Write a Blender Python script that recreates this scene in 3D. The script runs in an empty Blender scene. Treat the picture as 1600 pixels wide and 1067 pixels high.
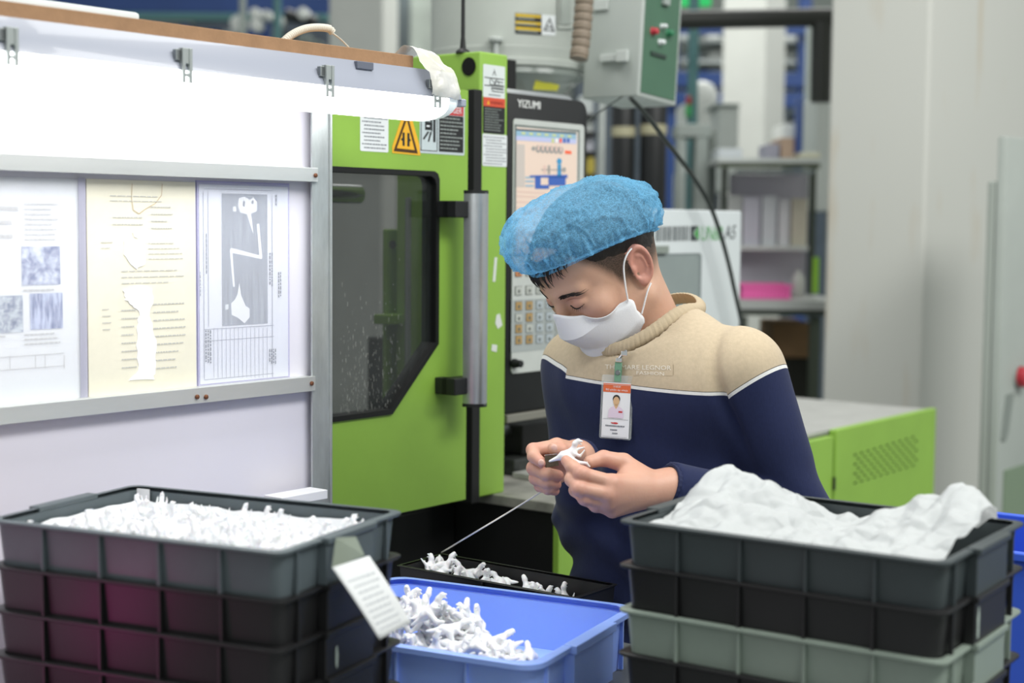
import bpy, bmesh, math, random
import numpy as np
from mathutils import Vector, Matrix
from mathutils.bvhtree import BVHTree
random.seed(7); np.random.seed(7)
sc = bpy.context.scene
COL = sc.collection
# ---------------------------------------------------------------- camera, world, lights, exposure
FPX = 2400.0
PITCH = math.atan(183 / FPX); ROLL = math.radians(0.5)
CAMZ = 1.6
cam_d = bpy.data.cameras.new('camera'); cam = bpy.data.objects.new('camera', cam_d); COL.objects.link(cam)
cam_d.sensor_width = 36.0; cam_d.lens = FPX / 1600 * 36.0
CAMR = Matrix.Rotation(math.pi / 2 - PITCH, 3, 'X') @ Matrix.Rotation(ROLL, 3, 'Z')
cam.matrix_world = Matrix.Translation((0, 0, CAMZ)) @ CAMR.to_4x4()
cam_d.dof.use_dof = True; cam_d.dof.focus_distance = 2.28; cam_d.dof.aperture_fstop = 3.0
cam_d.clip_end = 100
sc.camera = cam
wd = bpy.data.worlds.new('hall_world'); sc.world = wd; wd.use_nodes = True
wd.node_tree.nodes['Background'].inputs[0].default_value = (0.93, 0.98, 0.97, 1)
wd.node_tree.nodes['Background'].inputs[1].default_value = 0.52
def area(name, loc, target, sx, sy, power, col=(1, 1, 1)):
    l = bpy.data.lights.new(name, 'AREA'); l.shape = 'RECTANGLE'; l.size = sx; l.size_y = sy; l.energy = power; l.color = col
    o = bpy.data.objects.new(name, l); COL.objects.link(o); o.location = loc
    o.rotation_euler = (Vector(target) - Vector(loc)).to_track_quat('-Z', 'Y').to_euler(); return o
area('overhead_light', (1.9, 0.2, 4.3), (0.3, 2.6, 1.2), 2.4, 1.0, 98, (1, 0.99, 0.96))
area('overhead_light', (-0.6, 2.6, 4.6), (0.1, 2.7, 1.0), 2.6, 1.0, 60, (1, 0.99, 0.96))
area('overhead_light', (0.6, 8.6, 4.8), (1.0, 9.2, 0.0), 5.0, 2.0, 220, (1, 1, 0.97))
area('overhead_light', (3.4, 2.0, 4.4), (1.7, 4.8, 1.2), 2.4, 0.8, 75, (1, 0.99, 0.96))  # added to brighten the pillar's right face and the machine's right-facing sides
ml = bpy.data.lights.new('added_pink_glow', 'POINT'); ml.color = (1, 0.03, 0.45); ml.energy = 0.8; ml.shadow_soft_size = 0.04  # added pink point light that tints the left trays, no lamp stands there
mo = bpy.data.objects.new('added_pink_glow', ml); COL.objects.link(mo); mo.location = (-0.80, 1.50, 1.03)
sc.view_settings.view_transform = 'Standard'; sc.view_settings.look = 'None'
sc.view_settings.exposure = 0.0; sc.view_settings.gamma = 1.0; sc.view_settings.use_curve_mapping = False

def ray(px, py):
    d = CAMR @ Vector(((px - 800) / FPX, -(py - 533.5) / FPX, -1)); return d / d.y
def P(px, py, d):
    return Vector((0, 0, CAMZ)) + ray(px, py) * d
def on_z(px, py, z):
    r = ray(px, py); return Vector((0, 0, CAMZ)) + r * ((z - CAMZ) / r.z)

# ---------------------------------------------------------------- materials
def lin(c):
    return tuple((x / 12.92 if x <= 0.04045 else ((x + 0.055) / 1.055) ** 2.4) for x in c)
def hexc(h):
    h = h.lstrip('#'); return lin(tuple(int(h[i:i + 2], 16) / 255 for i in (0, 2, 4)))
MC = {}
def mat(name, col, rough=0.5, metal=0.0, var=0.0, vs=8.0, bump=0.0, bs=60.0, spec=0.5, alpha=1.0, trans=0.0, emis=0.0, sss=0.0, stretch=None, col2=None, thr=None, coat=0.0):
    if name in MC: return MC[name]
    m = bpy.data.materials.new(name); m.use_nodes = True; nt = m.node_tree; N = nt.nodes; Lk = nt.links
    b = N['Principled BSDF']; c = hexc(col)
    b.inputs['Base Color'].default_value = (*c, 1); b.inputs['Roughness'].default_value = rough; b.inputs['Metallic'].default_value = metal
    b.inputs['Specular IOR Level'].default_value = spec; b.inputs['Alpha'].default_value = alpha
    b.inputs['Transmission Weight'].default_value = trans; b.inputs['Coat Weight'].default_value = coat
    if sss: b.inputs['Subsurface Weight'].default_value = sss; b.inputs['Subsurface Radius'].default_value = (0.01, 0.004, 0.002)
    if emis: b.inputs['Emission Color'].default_value = (*c, 1); b.inputs['Emission Strength'].default_value = emis
    tc = N.new('ShaderNodeTexCoord'); mp = N.new('ShaderNodeMapping'); Lk.new(tc.outputs['Object'], mp.inputs[0])
    if stretch: mp.inputs['Scale'].default_value = stretch
    if var:
        n = N.new('ShaderNodeTexNoise'); n.inputs['Scale'].default_value = vs; n.inputs['Detail'].default_value = 6; n.inputs['Roughness'].default_value = 0.65
        Lk.new(mp.outputs[0], n.inputs['Vector'])
        r = N.new('ShaderNodeValToRGB'); lo, hi = (thr if thr else (0.3, 0.7))
        r.color_ramp.elements[0].position = lo; r.color_ramp.elements[1].position = hi
        ca = hexc(col2) if col2 else tuple(max(0, x * (1 - var)) for x in c)
        cb = c if col2 else tuple(min(1, x * (1 + var)) for x in c)
        r.color_ramp.elements[0].color = (*ca, 1); r.color_ramp.elements[1].color = (*cb, 1)
        Lk.new(n.outputs['Fac'], r.inputs[0]); Lk.new(r.outputs[0], b.inputs['Base Color'])
    if bump:
        n2 = N.new('ShaderNodeTexNoise'); n2.inputs['Scale'].default_value = bs; n2.inputs['Detail'].default_value = 4
        Lk.new(mp.outputs[0], n2.inputs['Vector']); bp = N.new('ShaderNodeBump'); bp.inputs['Strength'].default_value = bump; bp.inputs['Distance'].default_value = 0.002
        Lk.new(n2.outputs['Fac'], bp.inputs['Height']); Lk.new(bp.outputs[0], b.inputs['Normal'])
    MC[name] = m; return m
GREEN = mat('machine_green', '#8fb94a', 0.42, var=0.06, vs=5, bump=0.05, bs=300)
BLACK = mat('black_plastic', '#17191a', 0.5, var=0.2, vs=20)
BLACKM = mat('black_metal', '#101111', 0.55, var=0.3, vs=9)
GASKET = mat('rubber_gasket', '#0b0c0c', 0.45)
SILVER = mat('brushed_aluminium', '#c4c8ca', 0.32, 0.85, var=0.05, vs=40)
STEEL = mat('steel', '#8d9192', 0.35, 0.9, var=0.15, vs=30)
CHROME = mat('chrome', '#d8dadb', 0.12, 1.0)
WHITE = mat('white_print', '#e6ebec', 0.5)
PAPERW = mat('white_paper', '#e9eaec', 0.7)
INK = mat('black_ink', '#202224', 0.6)
INKG = mat('grey_ink', '#7f838a', 0.7)
INKL = mat('faded_ink', '#c9c8c2', 0.8)
RED = mat('red_print', '#c93a3c', 0.5)
ORED = mat('orange_red_print', '#d8543a', 0.5)
YEL = mat('yellow_print', '#f0b62c', 0.5)
YEL2 = mat('yellow_band', '#d9b82c', 0.5)
BROWNI = mat('brown_ink', '#4a2f10', 0.6)
LGREY = mat('light_grey_paint', '#c3c9c5', 0.45, var=0.05, vs=6)
MGREY = mat('mid_grey_paint', '#9aa39e', 0.5, var=0.06, vs=6)

# ---------------------------------------------------------------- mesh builder
class MB:
    def __init__(s): s.v = []; s.f = []; s.m = []; s.mats = []
    def mi(s, m):
        if m not in s.mats: s.mats.append(m)
        return s.mats.index(m)
    def add(s, vs, fs, m):
        o = len(s.v); s.v += [tuple(v) for v in vs]; k = s.mi(m)
        for f in fs: s.f.append(tuple(i + o for i in f)); s.m.append(k)
        return s
    def box(s, x0, x1, y0, y1, z0, z1, m):
        x0, x1 = sorted((x0, x1)); y0, y1 = sorted((y0, y1)); z0, z1 = sorted((z0, z1))
        return s.add([(x0, y0, z0), (x1, y0, z0), (x1, y1, z0), (x0, y1, z0), (x0, y0, z1), (x1, y0, z1), (x1, y1, z1), (x0, y1, z1)],
                     [(0, 3, 2, 1), (4, 5, 6, 7), (0, 1, 5, 4), (1, 2, 6, 5), (2, 3, 7, 6), (3, 0, 4, 7)], m)
    def loft(s, loops, m, cap0=True, cap1=True, closed=True):
        n = len(loops[0]); o = []; vs = []
        for l in loops: vs += list(l)
        fs = []
        for i in range(len(loops) - 1):
            for j in range(n if closed else n - 1):
                k = (j + 1) % n; fs.append((i * n + j, i * n + k, (i + 1) * n + k, (i + 1) * n + j))
        if cap0: fs.append(tuple(reversed(range(n))))
        if cap1: fs.append(tuple((len(loops) - 1) * n + j for j in range(n)))
        return s.add(vs, fs, m)
    def prism(s, poly, y0, y1, m, axis='y'):          # poly (x,z) CCW seen from -y; extruded y0 (front) to y1
        if axis == 'y': a = [(x, y0, z) for x, z in poly]; b = [(x, y1, z) for x, z in poly]
        else: a = [(x, z, y0) for x, z in poly]; b = [(x, z, y1) for x, z in poly]
        return s.loft([a, b], m)
    def tube(s, pts, r, m, n=8, cap=True):
        pts = [Vector(p) for p in pts]; L = []; prev = None
        for i, p in enumerate(pts):
            t = (pts[min(i + 1, len(pts) - 1)] - pts[max(i - 1, 0)]).normalized()
            if prev is None: a = t.orthogonal().normalized()
            else: a = (prev - t * prev.dot(t)).normalized()
            prev = a; b = t.cross(a); rr = r[i] if isinstance(r, (list, tuple)) else r
            L.append([p + (a * math.cos(k * 2 * math.pi / n) + b * math.sin(k * 2 * math.pi / n)) * rr for k in range(n)])
        return s.loft(L, m, cap, cap)
    def lathe(s, prof, c, m, n=32, ax='z', cap=True):
        L = []
        for r, h in prof:
            l = []
            for k in range(n):
                a = k * 2 * math.pi / n; x, y = r * math.cos(a), r * math.sin(a)
                l.append({'z': (c[0] + x, c[1] + y, c[2] + h), 'y': (c[0] + x, c[1] + h, c[2] - y), 'x': (c[0] + h, c[1] + x, c[2] + y)}[ax])
            L.append(l)
        return s.loft(L, m, cap, cap)
    def build(s, name, parent=None, smooth=None, bevel=0.0, seg=2, world=False, mx=None):
        vs = s.v
        if mx is not None: vs = [tuple(mx @ Vector(v)) for v in vs]
        base = None
        if world and parent is not None:
            rp_ = parent
            while rp_.name not in PM: rp_ = rp_.parent
            inv = PM[rp_.name].inverted(); vs = [tuple(inv @ Vector(v)) for v in vs]
        elif parent is None:
            a = np.array(vs); base = Vector(((a[:, 0].min() + a[:, 0].max()) / 2, (a[:, 1].min() + a[:, 1].max()) / 2, a[:, 2].min()))
            vs = [tuple(Vector(v) - base) for v in vs]
        me = bpy.data.meshes.new(name); me.from_pydata(vs, [], s.f)
        for m in s.mats: me.materials.append(m)
        me.polygons.foreach_set('material_index', s.m); me.update()
        bm = bmesh.new(); bm.from_mesh(me); bmesh.ops.recalc_face_normals(bm, faces=bm.faces)
        if bevel:
            es = [e for e in bm.edges if len(e.link_faces) == 2 and e.calc_face_angle(0) > 0.5]
            bmesh.ops.bevel(bm, geom=es, offset=bevel, segments=seg, affect='EDGES', profile=0.5, clamp_overlap=True)
        bm.to_mesh(me); bm.free()
        if smooth is not None:
            me.shade_smooth(); me.set_sharp_from_angle(angle=math.radians(smooth))
        o = bpy.data.objects.new(name, me); COL.objects.link(o)
        if parent is not None: o.parent = parent
        else: o.location = base
        return o
PM = {}
def tag(o, label, cat=None, group=None, kind=None):
    o['label'] = label
    if cat: o['category'] = cat
    if group: o['group'] = group
    if kind: o['kind'] = kind
    return o
def thing(name, label, cat, loc=(0, 0, 0), mx=None, group=None):
    o = bpy.data.objects.new(name, None); COL.objects.link(o); o.empty_display_size = 0.05
    M = mx if mx is not None else Matrix.Translation(loc)
    o.matrix_world = M; PM[o.name] = M.copy(); tag(o, label, cat, group); return o
def struct(o, kind='structure'): o['kind'] = kind; return o
def copy_tree(o, parent=None):
    c = o.copy(); COL.objects.link(c); c.parent = parent
    for ch in list(o.children): copy_tree(ch, c)
    return c
class Frame:
    def __init__(s, o, u):
        s.o = Vector(o); s.u = Vector((u[0], u[1], 0)).normalized(); s.v = Vector((-s.u.y, s.u.x, 0))
        s.M = Matrix(((s.u.x, s.v.x, 0, s.o.x), (s.u.y, s.v.y, 0, s.o.y), (0, 0, 1, s.o.z), (0, 0, 0, 1)))
    def px(s, px, py, y=0.0):
        r = ray(px, py); c = Vector((0, 0, CAMZ)); q = s.o + s.v * y
        t = (q - c).dot(s.v) / r.dot(s.v); w = c + r * t - s.o
        return (w.dot(s.u), w.z)
    def loc(s, w): return s.M.inverted() @ Vector(w)
    def rect(s, x0, y0, x1, y1, y=0.0):                 # pixel rectangle -> x0,x1,z0,z1
        xc = s.px(x0, (y0 + y1) / 2, y)[0], s.px(x1, (y0 + y1) / 2, y)[0]
        zt = s.px((x0 + x1) / 2, y0, y)[1]; zb = s.px((x0 + x1) / 2, y1, y)[1]
        return xc[0], xc[1], zb, zt
def rrect(L, W, r, n=4):
    pts = []
    for cx, cy, a0 in ((L / 2 - r, W / 2 - r, 0), (-L / 2 + r, W / 2 - r, 90), (-L / 2 + r, -W / 2 + r, 180), (L / 2 - r, -W / 2 + r, 270)):
        for k in range(n + 1):
            a = math.radians(a0 + 90 * k / n); pts.append((cx + r * math.cos(a), cy + r * math.sin(a)))
    return pts
def rr_xz(x0, x1, z0, z1, r, n=4):
    cx, cz = (x0 + x1) / 2, (z0 + z1) / 2
    return [(cx + a, cz + b) for a, b in rrect(x1 - x0, z1 - z0, r, n)]
# text as flat mesh
TX = {}
def text2d(body, shear=0.0):
    key = (body, shear)
    if key in TX: return TX[key]
    cu = bpy.data.curves.new('txt', 'FONT'); cu.body = body; cu.resolution_u = 2; cu.shear = shear
    ob = bpy.data.objects.new('txt', cu); COL.objects.link(ob); dg = bpy.context.evaluated_depsgraph_get(); dg.update()
    me = bpy.data.meshes.new_from_object(ob.evaluated_get(dg))
    vs = np.array([v.co[:2] for v in me.vertices]); fs = [tuple(p.vertices) for p in me.polygons]
    bpy.data.objects.remove(ob); bpy.data.curves.remove(cu); bpy.data.meshes.remove(me)
    mn = vs.min(0); mx = vs.max(0); vs = (vs - mn) / (mx - mn)
    TX[key] = (vs, fs, (mx - mn)[0] / (mx - mn)[1]); return TX[key]
def put_text(mb, body, x0, x1, z0, z1, y, m, shear=0.0, rot=False):
    vs, fs, asp = text2d(body, shear)
    if rot: pts = [(x1 - b * (x1 - x0), y, z1 - a * (z1 - z0)) for a, b in vs]
    else: pts = [(x0 + a * (x1 - x0), y, z0 + b * (z1 - z0)) for a, b in vs]
    mb.add(pts, fs, m)
def flat(mb, x0, x1, z0, z1, y, m):
    mb.add([(x0, y, z0), (x1, y, z0), (x1, y, z1), (x0, y, z1)], [(0, 1, 2, 3)], m)
def poly(mb, pts, y, m):
    mb.add([(x, y, z) for x, z in pts], [tuple(range(len(pts)))], m)
def lines(mb, x0, x1, z0, z1, y, m, n, fill=0.45, seed=1, minw=0.08, maxw=0.25, indent=0.0):
    rg = random.Random(seed); dz = (z1 - z0) / n; W = x1 - x0
    for i in range(n):
        z = z1 - (i + 0.5) * dz; x = x0 + (indent * W if i % 3 else 0); end = x1 - rg.random() * 0.35 * W
        while x < end:
            w = W * rg.uniform(minw, maxw) * 0.6; xe = min(x + w, x1); flat(mb, x, xe, z - dz * fill / 2, z + dz * fill / 2, y, m); x = xe + W * 0.02
# ---------------------------------------------------------------- signed-distance modelling
def s_cap(p, a, b, ra, rb):
    a = np.array(a, np.float32); b = np.array(b, np.float32); d = b - a; t = np.clip(((p - a) @ d) / max(float(d @ d), 1e-12), 0, 1)
    return np.linalg.norm(p - a - t[..., None] * d, axis=-1) - (ra + (rb - ra) * t)
def s_ell(p, c, r, R=None):
    q = p - np.array(c, np.float32)
    if R is not None: q = q @ np.array(R, np.float32)
    r = np.array(r, np.float32); k0 = np.linalg.norm(q / r, axis=-1); k1 = np.linalg.norm(q / (r * r), axis=-1)
    return k0 * (k0 - 1) / np.maximum(k1, 1e-9)
def smin(a, b, k):
    h = np.clip(0.5 + 0.5 * (b - a) / k, 0, 1); return b + (a - b) * h - k * h * (1 - h)
def ssub(a, b, k): return -smin(-a, b, k)
def nets(fn, lo, hi, h):
    lo = np.array(lo, np.float32); n = np.ceil((np.array(hi) - lo) / h).astype(int) + 1
    ax = [lo[i] + h * np.arange(n[i], dtype=np.float32) for i in range(3)]
    G = np.stack(np.meshgrid(*ax, indexing='ij'), -1); Fv = fn(G.reshape(-1, 3)).reshape(n); s = Fv < 0
    cs = sum(s[i:n[0] - 1 + i, j:n[1] - 1 + j, k:n[2] - 1 + k].astype(np.int8) for i in (0, 1) for j in (0, 1) for k in (0, 1))
    act = (cs > 0) & (cs < 8); idx = np.argwhere(act); acc = np.zeros((len(idx), 3)); cnt = np.zeros(len(idx))
    cor = [(i, j, k) for i in (0, 1) for j in (0, 1) for k in (0, 1)]
    for a in cor:
        for d in range(3):
            if a[d] == 0:
                b = list(a); b[d] = 1; ia = idx + np.array(a); ib = idx + np.array(b)
                fa = Fv[ia[:, 0], ia[:, 1], ia[:, 2]]; fb = Fv[ib[:, 0], ib[:, 1], ib[:, 2]]; mk = (fa < 0) != (fb < 0)
                t = np.where(mk, fa / np.where(mk, fa - fb, 1), 0); pos = np.array(a, float) + np.zeros((len(idx), 3)); pos[:, d] += t
                acc[mk] += pos[mk]; cnt[mk] += 1
    V = lo + h * (idx + acc / cnt[:, None]); vid = -np.ones(act.shape, int); vid[act] = np.arange(len(idx)); Q = []
    for d in range(3):
        e, f = (d + 1) % 3, (d + 2) % 3; sl0 = [slice(1, n[i] - 1) for i in range(3)]; sl0[d] = slice(0, n[d] - 1); sl1 = list(sl0); sl1[d] = slice(1, n[d])
        A = s[tuple(sl0)]; B = s[tuple(sl1)]; I = np.argwhere(A != B); off = np.array([sl0[i].start for i in range(3)]); I2 = I + off
        inside = A[I[:, 0], I[:, 1], I[:, 2]]
        def cell(de, df):
            c = I2.copy(); c[:, e] += de; c[:, f] += df; return vid[c[:, 0], c[:, 1], c[:, 2]]
        q = np.stack([cell(-1, -1), cell(0, -1), cell(0, 0), cell(-1, 0)], 1); q[~inside] = q[~inside][:, ::-1]; Q.append(q)
    return V, np.concatenate(Q)
def npmesh(name, V, Q, m, parent=None, world=True):
    V = np.array(V, float)
    if parent is not None and world:
        inv = np.array(PM[parent.name].inverted()); V = V @ inv[:3, :3].T + inv[:3, 3]
    me = bpy.data.meshes.new(name); me.from_pydata(V.tolist(), [], Q.tolist()); me.materials.append(m); me.shade_smooth(); me.update()
    o = bpy.data.objects.new(name, me); COL.objects.link(o)
    if parent is not None: o.parent = parent
    return o
def fbm(p, seed=0, octs=3):
    rg = np.random.RandomState(seed); out = np.zeros(len(p)); a = 1.0; f = 1.0
    for _ in range(octs):
        for _ in range(4):
            d = rg.normal(size=3); d /= np.linalg.norm(d); out += a * 0.25 * np.sin(f * (p @ d) * 6.28 + rg.uniform(0, 6.28))
        a *= 0.55; f *= 1.9
    return out
# ---------------------------------------------------------------- structure
PF = Frame((-0.4025, 2.3, 0), (1913, 2400))
MF = Frame((-0.0483, 2.9, 0), (1900, 2400))
FLOORM = mat('grey_floor', '#7d8480', 0.45, var=0.12, vs=2)
WALLM = mat('hall_wall', '#8f9690', 0.8, var=0.1, vs=0.6)
CONC = mat('painted_concrete', '#cdcfc9', 0.75, var=0.05, vs=3, bump=0.15, bs=30)
struct(tag(MB().box(-9, 11, -3, 15, -0.1, 0, FLOORM).build('floor'), 'grey factory floor'))
struct(tag(MB().box(-9, 11, 15, 15.2, -0.1, 5.5, WALLM).build('wall_back'), 'far grey wall of the factory hall'))
# stained concrete pillar on the right (staining is wear with its own shape)
def stained():
    m = mat('stained_concrete', '#d0d1ca', 0.75, bump=0.12, bs=25); nt = m.node_tree; N = nt.nodes; L = nt.links; b = N['Principled BSDF']
    tc = N.new('ShaderNodeTexCoord'); mp = N.new('ShaderNodeMapping'); mp.inputs['Scale'].default_value = (9, 9, 0.9); L.new(tc.outputs['Object'], mp.inputs[0])
    n = N.new('ShaderNodeTexNoise'); n.inputs['Scale'].default_value = 1.0; n.inputs['Detail'].default_value = 5; L.new(mp.outputs[0], n.inputs['Vector'])
    n2 = N.new('ShaderNodeTexNoise'); n2.inputs['Scale'].default_value = 2.2; L.new(tc.outputs['Object'], n2.inputs['Vector'])
    mu = N.new('ShaderNodeMath'); mu.operation = 'MULTIPLY'; L.new(n.outputs['Fac'], mu.inputs[0]); L.new(n2.outputs['Fac'], mu.inputs[1])
    r = N.new('ShaderNodeValToRGB'); r.color_ramp.elements[0].position = 0.30; r.color_ramp.elements[0].color = (*hexc('#d0d1ca'), 1)
    r.color_ramp.elements[1].position = 0.52; r.color_ramp.elements[1].color = (*hexc('#c2ae8c'), 1)
    L.new(mu.outputs[0], r.inputs[0]); L.new(r.outputs[0], b.inputs['Base Color']); return m
def pillar(name, px0, px1, split, d, label, m, ztop=4.5):
    # square-cornered pillar aligned with the machine; near vertical edge at pixel 'split'
    c = P(split, 350, d); l = MF.loc((c.x, c.y, 0)); x0, y0 = l.x, l.y
    x1 = MF.px(px1, 350, y0)[0]
    t = 0.3
    for _ in range(30):                                   # depth of the left face so that its far edge falls at px0
        w = MF.M @ Vector((x0, y0 + t, 0)); sx = 800 + FPX * w.x / w.y; t += (sx - px0) / FPX * w.y / 0.78 * 0.8
    return struct(tag(MB().box(x0, x1, y0, y0 + t, 0, ztop, m).build(name, bevel=0.01, mx=MF.M), label))
pillar('trim_1', 1288, 1640, 1445, 5.0, 'broad white concrete pillar with faint brown runs on the right', stained())
pillar('trim_2', 1121, 1222, 1190, 9.0, 'white square pillar behind the workbench shelf', CONC)
pillar('trim_3', 513, 622, 597, 8.0, 'pale square pillar behind the coiled hose', CONC)

# ---------------------------------------------------------------- notice-board partition
LILAC = mat('lilac_white_board', '#e6e4ee', 0.55, var=0.02, vs=3)
GALV = mat('galvanised_steel', '#b9bfbe', 0.42, 0.55, var=0.22, vs=22, stretch=(1, 1, 0.25), bump=0.1, bs=80)
ALU = mat('aluminium_rail', '#d3d6d3', 0.38, 0.5, var=0.08, vs=12, stretch=(0.2, 1, 1))
RUST = mat('rusty_screw', '#7a5038', 0.6, 0.5, var=0.4, vs=300)
part = thing('notice_board_partition', 'white notice board partition with galvanised post and aluminium rails', 'partition', mx=PF.M)
xr = PF.px(489, 430)[0]; xl = -1.05; ztop = PF.px(540, 95, -0.155)[1] - 0.0006
MB().box(xl, xr + 0.01, 0.0, 0.012, 0.35, ztop, LILAC).build('panel', part, bevel=0.001)
pb = MB(); xa = PF.px(488, 430, -0.016)[0]; xb = PF.px(514, 430, -0.016)[0]
pb.box(xa, xb, -0.016, -0.012, 0, ztop, GALV); pb.box(xb, xb + 0.004, -0.020, 0.022, 0, ztop, GALV)
pb.box(xb + 0.004, xb + 0.016, -0.004, 0.024, 0, ztop, GALV); pb.build('post', part, bevel=0.0008)
for i, (ya, yb, yc) in enumerate(((262, 284, 480), (588, 611, 480))):
    z1 = PF.px(yc, ya, -0.014)[1]; z0 = PF.px(yc, yb, -0.014)[1]; x1 = PF.px(497, 300, -0.02)[0]
    r = MB().box(xl, x1 - (0.0 if i == 0 else 0.006), -0.020, -0.0165, z0, z1, ALU).box(xl, x1 - 0.008, -0.0165, 0.0, z1 - 0.002, z1, ALU).build('rail', part, bevel=0.0006)
def screw(px, py):
    x, z = PF.px(px, py, -0.021); MB().lathe([(0.0035, 0.003), (0.0035, 0.001), (0.002, 0.0)], (x, -0.0235, z), RUST, 10, 'y').build('screw', part, smooth=40)
for q in ((493, 274), (487, 599), (308, 620), (322, 620)): screw(*q)
MB().box(PF.px(440, 772, -0.06)[0], PF.px(512, 772, -0.06)[0], -0.06, -0.021, PF.px(512, 779, -0.06)[1] , PF.px(512, 765, -0.06)[1], PAPERW).build('ledge', part, bevel=0.001)
# ----- papers on the board
SLEEVE = mat('plastic_sleeve', '#eef2ff', 0.12, alpha=0.16, spec=0.6)
SLEDGE = mat('sleeve_edge', '#a9a6d8', 0.3, alpha=0.75)
def photo_mat(name, c1, c2, vs, stretch=None): return mat(name, c1, 0.6, var=1, vs=vs, col2=c2, thr=(0.38, 0.62), stretch=stretch)
def R(x0, y0, x1, y1, y): return PF.rect(x0, y0, x1, y1, y)
def sheet(name, label, rc, m, y=-0.001, th=0.0008, edge=None):
    t = thing(name, label, 'paper', mx=PF.M @ Matrix.Translation(((rc[0] + rc[1]) / 2, 0, rc[2])))
    return t
def S(t): return PF.M.inverted() @ PM[t.name]
def pbuild(mb, name, t, **k):
    o = mb.build(name, t, mx=S(t).inverted(), **k)
    if name == 'printing': o['kind'] = 'stuff'
    return o
y0 = -0.0022
# paper 1
t = sheet('instruction_sheet', 'work instruction sheet with three blue photographs in a clear plastic sleeve', R(-70, 278, 134, 638, y0), PAPERW)
a = R(-70, 278, 128, 632, y0); pbuild(MB().box(a[0], a[1], y0, y0 + 0.0008, a[2], a[3], mat('sleeved_paper', '#eef0ee', 0.6)), 'page', t)
ph1 = photo_mat('blue_photo', '#dde3f0', '#4c5e92', 60); ph2 = photo_mat('blue_grey_photo', '#d5dde0', '#5b6a88', 75); ph3 = photo_mat('blue_photo_columns', '#c9d2ea', '#4f5f90', 40, (3, 1, 0.6))
for q, m in (((34, 385, 94, 445), ph1), ((-6, 462, 36, 520), ph2), ((47, 458, 98, 514), ph3)):
    a = R(*q, y0 - 0.0006); pb = MB(); flat(pb, a[0], a[1], a[2], a[3], y0 - 0.0006, m); pbuild(pb, 'photograph', t)
pb = MB()
for q, n, sd in (((-10, 315, 30, 380, ), 3, 3), ((38, 315, 92, 378), 8, 4), ((36, 448, 95, 458), 1, 5), ((38, 518, 96, 540), 3, 6), ((-10, 522, 10, 530), 1, 8)):
    a = R(*q, y0 - 0.0008); lines(pb, a[0], a[1], a[2], a[3], y0 - 0.0008, INKL, n, 0.3, sd)
for yy in (555, 575):
    a = R(-10, yy, 100, yy + 1, y0 - 0.0008); flat(pb, a[0], a[1], a[2], a[3], y0 - 0.0008, INKL)
for xx in (15, 55, 70, 100):
    a = R(xx, 555, xx + 1, 576, y0 - 0.0008); flat(pb, a[0], a[1], a[2], a[3], y0 - 0.0008, INKL)
pbuild(pb, 'printing', t)
a = R(-70, 276, 135, 642, -0.004); pbuild(MB().box(a[0], a[1], -0.0042, -0.0040, a[2], a[3], SLEEVE), 'plastic_sleeve', t)
a = R(124, 277, 135, 630, -0.0046); pbuild(MB().box(a[0], a[1], -0.0050, -0.0046, a[2], a[3], mat('sleeve_binding', '#c3c3d4', 0.3, alpha=0.6)), 'sleeve_binding', t)
# paper 2
t = sheet('yellowed_sheet', 'yellowed paper sheet with torn white strips down its middle', R(135, 281, 308, 625, y0), PAPERW)
a = R(137, 282, 306, 617, y0); YP = mat('yellowed_paper', '#ebe7d3', 0.8, var=0.05, vs=10)
pbuild(MB().box(a[0], a[1], y0, y0 + 0.0012, a[2], a[3], YP), 'page', t)
a = R(286, 284, 309, 617, y0 + 0.0012); pbuild(MB().box(a[0], a[1], y0 + 0.0012, y0 + 0.0018, a[2], a[3], PAPERW), 'under_page', t)
pb = MB()
for q, n, sd in (((172, 303, 260, 318), 2, 11), ((176, 334, 228, 356), 2, 12), ((236, 318, 270, 362), 4, 13), ((158, 374, 176, 392), 2, 14), ((232, 376, 290, 408), 4, 15), ((190, 418, 290, 446), 3, 16), ((190, 478, 218, 580), 8, 17), ((240, 468, 290, 580), 9, 18), ((160, 478, 174, 520), 4, 19)):
    b = R(*q, y0 - 0.0008); lines(pb, b[0], b[1], b[2], b[3], y0 - 0.0008, INKL, n, 0.16, sd)
STAIN = mat('water_stain_edge', '#cdbb9a', 0.85)
def ring(pts, w, m):
    for i in range(len(pts) - 1):
        (x0_, z0_), (x1_, z1_) = pts[i], pts[i + 1]; dx, dz = x1_ - x0_, z1_ - z0_; l = math.hypot(dx, dz) or 1; nx, nz = -dz / l * w, dx / l * w
        poly(pb, [(x0_ - nx, z0_ - nz), (x1_ - nx, z1_ - nz), (x1_ + nx, z1_ + nz), (x0_ + nx, z0_ + nz)], y0 - 0.0007, m)
pbuild(pb, 'printing', t); pb = MB()
ring([PF.px(*q, y0) for q in ((206, 287), (205, 310), (208, 328), (217, 334), (226, 327), (242, 318), (252, 305), (253, 287))], 0.0006, STAIN)
pbuild(pb, 'water_stain', t)
TORN = mat('torn_paper_white', '#fbfbfb', 0.9)
rg = random.Random(3)
def torn(pts):
    q = []
    for i in range(len(pts)):
        x0_, y0_ = pts[i]; x1_, y1_ = pts[(i + 1) % len(pts)]
        for k in range(4): q.append((x0_ + (x1_ - x0_) * k / 4 + rg.uniform(-1.6, 1.6), y0_ + (y1_ - y0_) * k / 4 + rg.uniform(-1, 1)))
    mb = MB(); mb.prism([PF.px(*z, y0) for z in q], y0 - 0.0012, y0 - 0.0001, TORN); pbuild(mb, 'torn_strip', t)
torn(((194, 377), (212, 376), (218, 388), (226, 398), (226, 412), (212, 421), (202, 410), (192, 397)))
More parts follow.
